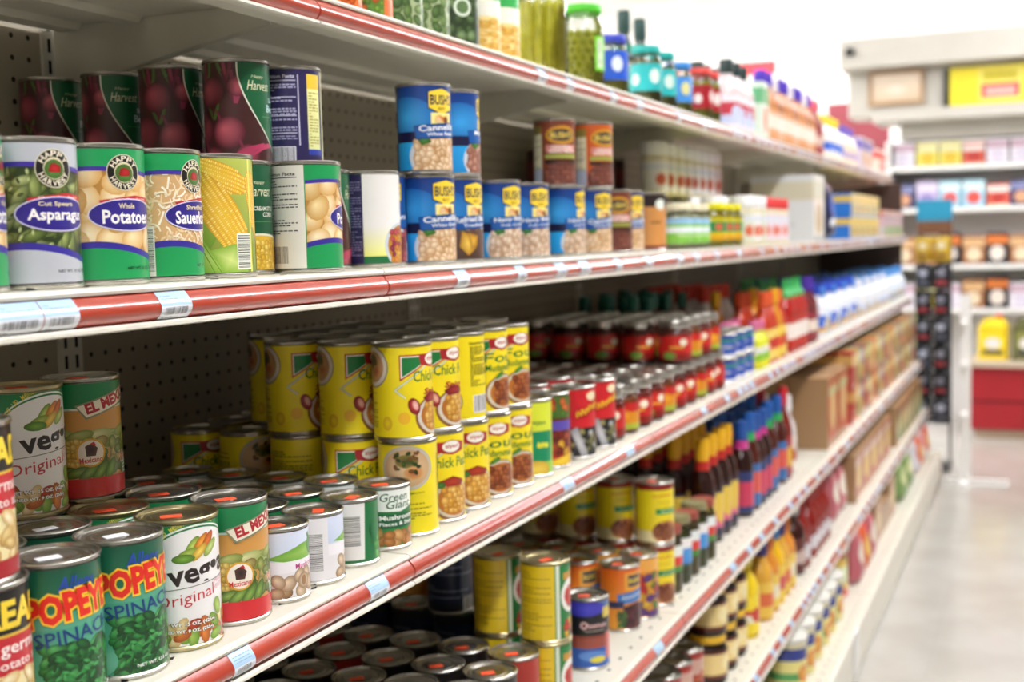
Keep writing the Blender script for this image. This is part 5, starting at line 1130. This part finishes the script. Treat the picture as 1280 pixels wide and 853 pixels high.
shelfput('relish_sky', S, 866, 10, label='relish jar with sky blue lid', group='sky blue relish jars'); shelfput('relish_sky', S, 879, 10, row=1, label='relish jar with sky blue lid', group='sky blue relish jars')
run('pepper_red', S, 868, 903, 'pepper jar with red lid and red label', 'red lidded pepper jars', rows=2)
run('oil_dark', S, 2.72, 3.05, 'tall dark green oil bottle behind the jars', 'dark oil bottles', rows=1, row0=2, gap=.05)
run('dressing_red', S, 904, 930, 'white and red dressing bottle with dark cap', 'white and red dressings', rows=2)
run('green_white_box', S, 931, 946, 'pale green and white box on the top shelf', 'pale green boxes', rows=1)
run(['dressing_purple', 'dressing_purple', 'dressing_brown'], S, 947, 1010, ['brown dressing bottle with purple cap', 'brown dressing bottle with purple cap', 'brown dressing bottle with white cap'], 'brown dressings', rows=3)
run('dressing_maroon', S, 1010, 1022, 'maroon dressing bottle with pink cap', 'maroon dressings', rows=2)
run('mayo', S, 1023, 1044, 'white mayonnaise jar with yellow cap', 'yellow capped jars', rows=2)
run('mayo_small', S, 1044, 1062, 'cream bottle with violet cap', 'violet capped bottles', rows=2)
run('spice_box', S, 1062, 1078, 'lilac and peach packet on the top shelf', 'lilac packets', rows=1)
run('red_white_box', S, 1078, 1117, 'white box with broad red bands', 'red banded boxes', rows=1, levels=1)

# ================================================================ far end of the aisle
YF = 8.35
def P3(px, py, Y): d = ray(px, py); return CAM+d*(Y/d.y)
def box_obj(name, a, b, m, parent=None):
    q = MB(); q.box(a, b, m); return obj(name, q, parent)
# wall bay with canopy, sign and picture
cv = empty('canopy_fixture', (-.9, YF, 0)); tag(cv, 'white overhead canopy with picture and yellow sign above the back shelves', 'canopy')
OFF = mat('canopy_cream', 'c6c2b8', .5, noise=(4, 'bcb7ab', .5))
A = P3(1056, 56, YF); B = P3(1056, 92, YF); C_ = P3(1090, 140, YF)
x0 = A.x+.9; xe = 2.6
def cbox(nm, px0, z0, z1, y0, y1, m): return box_obj(nm, (px0, y0, z0), (xe, y1, z1), m, cv)
zt, zm, zb = A.z, B.z, P3(1200, 140, YF).z
cbox('canopy_top', x0, zm, zt, -.22, .3, OFF); cbox('canopy_panel', x0+.03, zb, zm, -.06, .3, OFF); cbox('canopy_ledge', x0+.2, zb-.05, zb+.02, -.2, .3, OFF); cbox('canopy_skirt', x0+.35, zb-.16, zb-.05, .0, .3, OFF)
# framed picture
f0, f1 = P3(1085, 90, YF-.09), P3(1155, 129, YF-.09)
pc = empty('framed_picture', (f0.x, YF-.065, f1.z)); w_, h_ = f1.x-f0.x, f0.z-f1.z
tag(pc, 'cream picture in a pale wooden frame on the canopy', 'picture')
FR = mat('pale_wood', 'b99a78', .5, noise=(40, 'a58463', .6))
for a, b in (((0, -.02, 0), (w_, 0, .025)), ((0, -.02, h_-.025), (w_, 0, h_)), ((0, -.02, .025), (.025, 0, h_-.025)), ((w_-.025, -.02, .025), (w_, 0, h_-.025))): box_obj('frame_bar', a, b, FR, pc)
Q = Paint(); Q.rect(25, w_*1000-25, 25, h_*1000-25, 'd8c0a0', 'ecdcc8'); Q.ell(w_*500, h_*480, w_*280, h_*240, 'e8e0d0', 'e0ccb0'); obj('picture_print', Q.flat('picture_print', (0, -.008, 0), (1, 0, 0), (0, 0, 1)), pc)
# yellow sign
s0, s1 = P3(1187, 85.5, YF-.09), P3(1187, 132.5, YF-.09); sh_ = s0.z-s1.z; sw = .62
sg = empty('yellow_sign', (s0.x, YF-.062, s1.z)); tag(sg, 'yellow hanging sign with red lettering panel and black edge', 'sign')
YS = mat('sign_yellow', 'f2e02c', .4)
box_obj('sign_board', (0, -.03, 0), (sw, 0, sh_), YS, sg); box_obj('black_edge', (-.035, -.035, 0), (0, 0, sh_), BLACK, sg)
Q = Paint(); a, b = sw*1000, sh_*1000; Q.rect(a*.28, a*.68, b*.08, b*.92, 'f6ea7a'); Q.rect(a*.31, a*.65, b*.6, b*.88, 'd8c82c'); Q.scrib(a*.48, b*.74, a*.26, b*.14, 'b8a82a'); Q.rect(a*.3, a*.66, b*.16, b*.52, 'e0404a'); Q.rect(a*.34, a*.62, b*.26, b*.42, 'f0b8b0'); Q.rect(a*.34, a*.62, b*.2, b*.24, 'f0b8b0')
obj('sign_print', Q.flat('sign_print', (0, -.031, 0), (1, 0, 0), (0, 0, 1)), sg)
# suspension wire and small camera on the canopy corner
wq = MB(); wp = P3(1066, 50, YF-.1); wq.tube((0, 0, 0), (0, 0, RH-.001-wp.z), .006, WHITE); wo = obj('suspension_rod', wq, None, (wp.x, YF-.1, wp.z)); tag(wo, 'thin white rod from canopy corner up to the ceiling', 'rod')
dq = empty('security_camera', (P3(1062, 65, YF-.24).x, YF-.222, P3(1062, 65, YF-.24).z)); tag(dq, 'small dark security camera on the canopy corner', 'camera')
q = MB(); q.ball((0, -.02, 0), .03, .03, .03, BLACK); obj('camera_dome', q.mesh('camera_dome', 60), dq); q = MB(); q.box((-.02, -.012, -.02), (.02, 0, .02), mat('grey_plastic', '6a6a6a', .5)); obj('camera_mount', q, dq)
# maroon wall panels behind
MAR = mat('maroon_panel', '8c3b44', .6, noise=(4, '7e333c', .5))
m0, m1 = P3(1036, 131, 9.6), P3(1112, 176, 9.6)
mp = empty('maroon_board', ((m0.x+m1.x)/2, 9.62, 0)); mw = (m1.x-m0.x)/2
box_obj('board_panel', (-mw, -.07, m1.z-.25), (mw, -.016, m0.z), MAR, mp)
for dx in (-.3, .3): box_obj('post', (dx-.03, -.015, 0), (dx+.03, .03, m0.z-.05), WHITE, mp)
tag(mp, 'maroon board on white posts, high beyond the end of the shelving', 'board')
rb0, rb1 = P3(910, 80, 9.9), P3(970, 92, 9.9)
t = empty('red_banner', (rb0.x, 9.9, rb1.z)); tag(t, 'long red banner hanging behind the top shelf jars', 'banner')
box_obj('banner_cloth', (0, -.006, 0), (rb1.x-rb0.x, .006, rb0.z-rb1.z), mat('banner_red', 'e0343c', .6), t)
for dx in (.06, rb1.x-rb0.x-.06): q = MB(); q.tube((dx, 0, rb0.z-rb1.z), (dx, 0, RH-.001-rb1.z), .004, WHITE); obj('hanging_cord', q, t)
# back shelving under the canopy
bs = empty('back_shelving', (-.9, YF, 0)); tag(bs, 'white back shelving packed with goods under the canopy', 'shelf unit')
bx0 = P3(1114, 200, YF).x+.9
box_obj('back_panel', (bx0, .3, .0), (xe, .33, zb-.17), WHITE, bs)
zs = [P3(1230, y, YF).z for y in (205, 258, 330, 385)]
for z_ in zs: box_obj('shelf_board', (bx0, -.06, z_-.03), (xe, .3, z_), WHITE, bs)
box_obj('side_post', (bx0-.03, -.06, 0), (bx0, .33, zb-.17), WHITE, bs)
BK = [('pk_white', 'e8e4ec', ['c8a8b8', 'd8d0e0', 'b8b0c0'], .16), ('pk_yellow', 'ece06a', ['e8e4b0', 'd8b83a', 'c8a82a'], .15), ('pk_red', 'd8604a', ['ece0d8', 'b83a34', 'e8c8a0'], .14), ('pk_sky', 'a8d4e8', ['d8f0f4', 'd8544a', '6ab0d0'], .17), ('pk_navy', '3a3f6a', ['8a8fb8', 'd8a07a', '2a2e54'], .16), ('pk_lilac', 'c8b8dc', ['e0d8ec', '9a8ac0', 'b0a0cc'], .17), ('pk_dark', '26242c', ['d87a3a', 'e8dcd0', '1a181e'], .2), ('pk_brown', 'a8724a', ['d8b080', 'e0d0b0', '7a4a2c'], .18)]
for j, (k, c, ac, hh) in enumerate(BK): bx(k, .13, .16, hh, c, c, ac, name='goods_box', seed=j)
NM = dict(pk_white='white', pk_yellow='yellow', pk_red='red', pk_sky='sky blue', pk_navy='navy', pk_lilac='lilac', pk_dark='black', pk_brown='brown')
R = random.Random(12); lev = [['pk_white', 'pk_yellow', 'pk_yellow', 'pk_red', 'pk_white'], ['pk_navy', 'pk_lilac', 'pk_sky', 'pk_sky', 'pk_red'], ['pk_brown', 'pk_red', 'pk_dark', 'pk_brown', 'pk_dark'], ['pk_white', 'pk_yellow', 'pk_white', 'pk_brown', 'pk_dark']]
for z_, L4 in zip(zs, lev):
    x = -.9+bx0+.08; j = 0
    while x < 1.6:
        k = L4[j % 5]; put(k, x, YF+.08, z_+.0005, f'{NM[k]} goods box on the back shelving under the canopy', 'goods on the back shelving', rz=R.uniform(-.04, .04)); x += .142; j += 1
# red counter with goods on it
rc0 = P3(1214, 452, 7.75); RED = mat('counter_red', 'a81a24', .45, noise=(6, '981620', .5))
ct = empty('red_counter', (rc0.x, 7.75, 0)); tag(ct, 'red service counter at the end of the aisle', 'counter')
ch_ = rc0.z
box_obj('counter_body', (0, 0, .06), (2.2, .4, ch_-.03), RED, ct); box_obj('counter_top', (-.02, -.03, ch_-.03), (2.22, .42, ch_), mat('counter_top', 'c9b9a2', .4), ct); box_obj('counter_plinth', (.02, .03, 0), (2.18, .38, .06), mat('plinth_tan', 'b8a48c', .5), ct); box_obj('counter_groove', (0, -.002, ch_*.48), (2.2, 0, ch_*.5), DARK, ct)
def jug(key, body, cap, lab):
    q = MB(); w2, d2, hh = .085, .06, .27
    o = [(-w2+.015, -d2), (w2-.015, -d2), (w2, -d2+.015), (w2, d2-.015), (w2-.015, d2), (-w2+.015, d2), (-w2, d2-.015), (-w2, -d2+.015)]
    m = mat('jug_'+body, body, .35); q.prism(o, 0, hh*.74, m); k = len(o)
    top = [(x*.35+.03, y*.45) for x, y in o]; q.add([(x, y, hh*.74) for x, y in o]+[(x, y, hh*.92) for x, y in top], [(i, (i+1) % k, k+(i+1) % k, k+i) for i in range(k)]+[tuple(range(k, 2*k))], m)
    c = MB(); c.lathe([(.02, hh*.92), (.02, hh), (.016, hh+.002)], 14, mat('cap_'+cap, cap, .4), cx=.03)
    Pq = Paint(); Pq.rect(14, 156, 20, 170, lab); Pq.ell(85, 100, 46, 34, 'e8e4e0'); Pq.rect(24, 146, 30, 60, '2a2a44')
    hd = MB(); hd.tube((-w2+.02, 0, hh*.72), (-w2+.03, 0, hh*.86), .012, m); hd.tube((-w2+.03, 0, hh*.86), (.0, 0, hh*.9), .012, m)
    KIND[key] = Kind('oil_jug', 'jug', w2, hh, [('jug_body', q.mesh('jug_body'), None), ('cap', c.mesh('cap', 40), None), ('handle', hd.mesh('handle', 40), None), ('printed_panel', Pq.flat('printed_panel', (-w2, -d2, 0), (1, 0, 0), (0, 0, 1)), None)], .12)
jug('jug_yellow', 'e8c81c', 'd83a2a', 'f0d42a'); jug('jug_olive', '5a5a2c', '2a2a20', '8a8a4a'); jug('jug_grey', '8a8478', '4a443c', 'a89c8a')
for j, k in enumerate(('jug_yellow', 'jug_olive', 'jug_grey', 'jug_grey', 'jug_olive', 'jug_yellow')): put(k, rc0.x+.12+.19*j, 7.92, ch_+.0005, f'{["yellow", "olive", "grey", "grey", "olive", "yellow"][j]} jug standing on the red counter', 'jugs on the counter', rz=R.uniform(-.1, .1))
P = Paint(); P.rect(0, 100, 0, 100, 'eee29a'); P.ell(50, 55, 34, 26, 'f4ecc0'); bag('bread_bag', .2, .12, .11, P, name='bread_bag', m=mat('bread_film', 'efe4b0', .35), rnd=.35)
for j in range(5): put('bread_bag', rc0.x+.16+.24*j, 8.2, zs[3]+.0005 if False else ch_+.0005, 'pale yellow bread bag behind the jugs on the counter', 'bread bags', rz=R.uniform(-.1, .1)) if False else None
# white display stand
bp = at_deck(1206, 604, 0.0)
st = empty('display_stand', (bp.x, bp.y, 0)); tag(st, 'white metal display stand with flat feet beside the shelf end', 'stand')
hp = 1.26+(426.5-365)*0
zp = P3(1200, 368, bp.y).z
box_obj('post', (-.022, -.022, .02), (.022, .022, zp), WHITE, st); box_obj('foot', (-.09, -.02, 0), (.2, .02, .022), WHITE, st); box_obj('foot', (-.02, -.16, 0), (.02, .16, .022), WHITE, st)
for z_ in (.35, .6, .8): box_obj('arm', (-.012, -.2, z_), (.012, -.02, z_+.014), WHITE, st)
# dark snack rack at the end of the shelving
ky = 6.8; r0, r1 = P3(1146, 400, ky), P3(1190, 400, ky)
rk = empty('snack_rack', ((r0.x+r1.x)/2, ky, 0)); tag(rk, 'narrow wire rack with blue header hung with dark snack bags', 'rack'); hw = (r1.x-r0.x)/2
zt_ = P3(1168, 276, ky).z; WIRE = mat('wire_black', '2a2a2c', .4)
for dx in (-hw+.01, hw-.01): q = MB(); q.tube((dx, .035, .02), (dx, .035, zt_), .007, WIRE); obj('rail', q, rk)
box_obj('rack_base', (-hw, -.16, 0), (hw, .06, .02), WIRE, rk); box_obj('header', (-hw, -.01, zt_), (hw, .01, P3(1168, 250, ky).z), mat('header_blue', '2a9ac0', .4), rk); box_obj('header_strip', (-hw, -.008, zt_-.07), (hw, .012, zt_), mat('strip_brown', '7a5238', .5), rk)
Pb = [('snack_black', '17171c', '8a8a98', 'b03a44'), ('snack_yellow', 'c8a42c', 'e8dcb0', '8a5a2a'), ('snack_steel', '34363e', 'b8bccc', '5a5e6c')]
for k, c, e1, e2 in Pb:
    P = Paint(); P.rect(0, 100, 0, 100, c); P.ell(50, 66, 30, 14, e1); P.rect(16, 84, 20, 34, e2); bag(k, .08, .045, .13, P, name='snack_bag', m=mat('film_'+k, c, .25))
zz = zt_-.215; lv = 0
while zz > .2:
    q = MB()
    for c_ in range(2):
        xx = rk.location.x+(-.5+c_)*hw
        hk = MB(); hk.tube((0, .015, 0), (0, -.22, .0), .003, WIRE); obj('hook', hk, rk, ((-.5+c_)*hw, .02, zz+.1335))
        for d_ in range(3):
            k = 'snack_yellow' if lv == 0 else ('snack_steel' if (lv+c_+d_) % 3 == 0 else 'snack_black')
            put(k, xx, ky-.035-.06*d_, zz, {'snack_yellow': 'yellow snack bag hung at the top of the rack', 'snack_steel': 'dark grey snack bag hung on the rack', 'snack_black': 'black snack bag hung on the rack'}[k], 'snack bags on the rack', rz=R.uniform(-.12, .12))
    zz -= .14; lv += 1
# white card clipped to the base deck front
cp = y_at(1071, -CX[5]+.01, .09); q = MB(); q.box((0, 0, 0), (.003, .09, .12), WHITE); q.box((0, .01, .12), (.006, .08, .128), WHITE)
t = obj('price_card', q, None, (-CX[5]+.0075, cp-.045, .02)); tag(t, 'blank white card clipped on the front of the base deck', 'card')

# ---------------------------------------------------------------- each shelf section is told apart by what it carries
NOUN = dict(potato='potato cans', asparagus='asparagus', beet='beet cans', cannellini='cannellini cans', navy='navy bean cans', refried='refried beans', kidney='kidney beans', baked_brown='brown bean cans', green_jar='green labelled jars', yellow_jar='yellow jars',
  shaker_plain='white capped shakers', shaker_white='white capped shakers', shaker_red='red capped shakers', white_box='tall white boxes', navy_bag='navy bags', blue_box='blue and yellow boxes', pale_box='pale pink boxes', spinach='spinach cans', mixed_veg='mixed vegetables', mushroom_green='small mushroom cans', chickpea='chick pea cans', fava='fava cans', red_diag='red salsa cans',
  chili_jar='chili jars', chili_jar_yellow='chili jars', blue_tin='blue tins', lime_small='small lime bottles', hot_orange='orange sauces', hot_yellow='yellow sauces', sriracha='green nozzled sauces', purple_syrup='purple capped syrups', baby_blue='blue capped bottles', baby_cyan='pale blue bottles', baby_white='plain white bottles', black_bean_can='black bean can', dark_can='dark cans', yellow_red_can='yellow and red cans',
  orange_beans='orange bean cans', yellow_bean_can='yellow bean cans', salsa_can='salsa cans', olive_jar='olive jars', olive_jar_blue='olive jars', yellowcap='yellow capped bottles', bluecap='blue capped bottles', carton_orange='orange fronted cartons', soup_red='red packet boxes', soup_yellow='yellow packet boxes', soup_grey='grey packet boxes', soup_green='green packet boxes', soup_orange='orange packet boxes',
  red_stew_can='red stew cans', peanut_jar='brown jars', yellow_syrup='yellow bottles', yellow_bluecap='yellow bottles', bbq='brown bottles', ketchup='ketchup bottles', pink_bag='pink bags', carton_red='red fronted cartons', carton_green='green fronted cartons', lid_tub='white lidded tubs', pail='banded pails', carton_tall='plain cartons', carton_plain='plain cartons', green_bag='green bags', white_red_bag='white and red bags', orange_bag='orange bags',
  carrot_can='carrot can', green_bean_can='green bean cans', baby_corn_can='baby corn cans', jalapeno_can='pepper can', pickle_spears='pickle spears', pickle_chips='sliced pickles', relish_turq='turquoise relish jars', pepper_red='pepper jars', dressing_red='white and red dressings', dressing_purple='purple capped dressings', dressing_brown='brown dressings', mayo='yellow capped jars', mayo_small='violet capped bottles', red_white_box='red banded boxes', spice_box='lilac packets')
for (i, k), t in SHELVES.items():
    cnt = {}
    for key, x, y, z, *_ in PLACED:
        if abs(z-ZD[i]) < .01 and bay_y(k) <= y < bay_y(k+1) and key in NOUN and x > XB and x < -CX[i]: cnt[NOUN[key]] = cnt.get(NOUN[key], 0)+1
    top = sorted(cnt, key=lambda n: -cnt[n])[:2]
    what = 'carrying '+' and '.join(top) if top else 'standing empty at the near end'
    t['label'] = (f'{NAMES[i]} shelf section with red price channel {what}' if i < 5 else f'cream base deck section {what}')
for k, t in BACKS.items():
    l2 = SHELVES[(2, k)]['label'].split('carrying ')
    t['label'] = 'beige pegboard back panel rising behind the '+(l2[1] if len(l2) > 1 else 'near end')
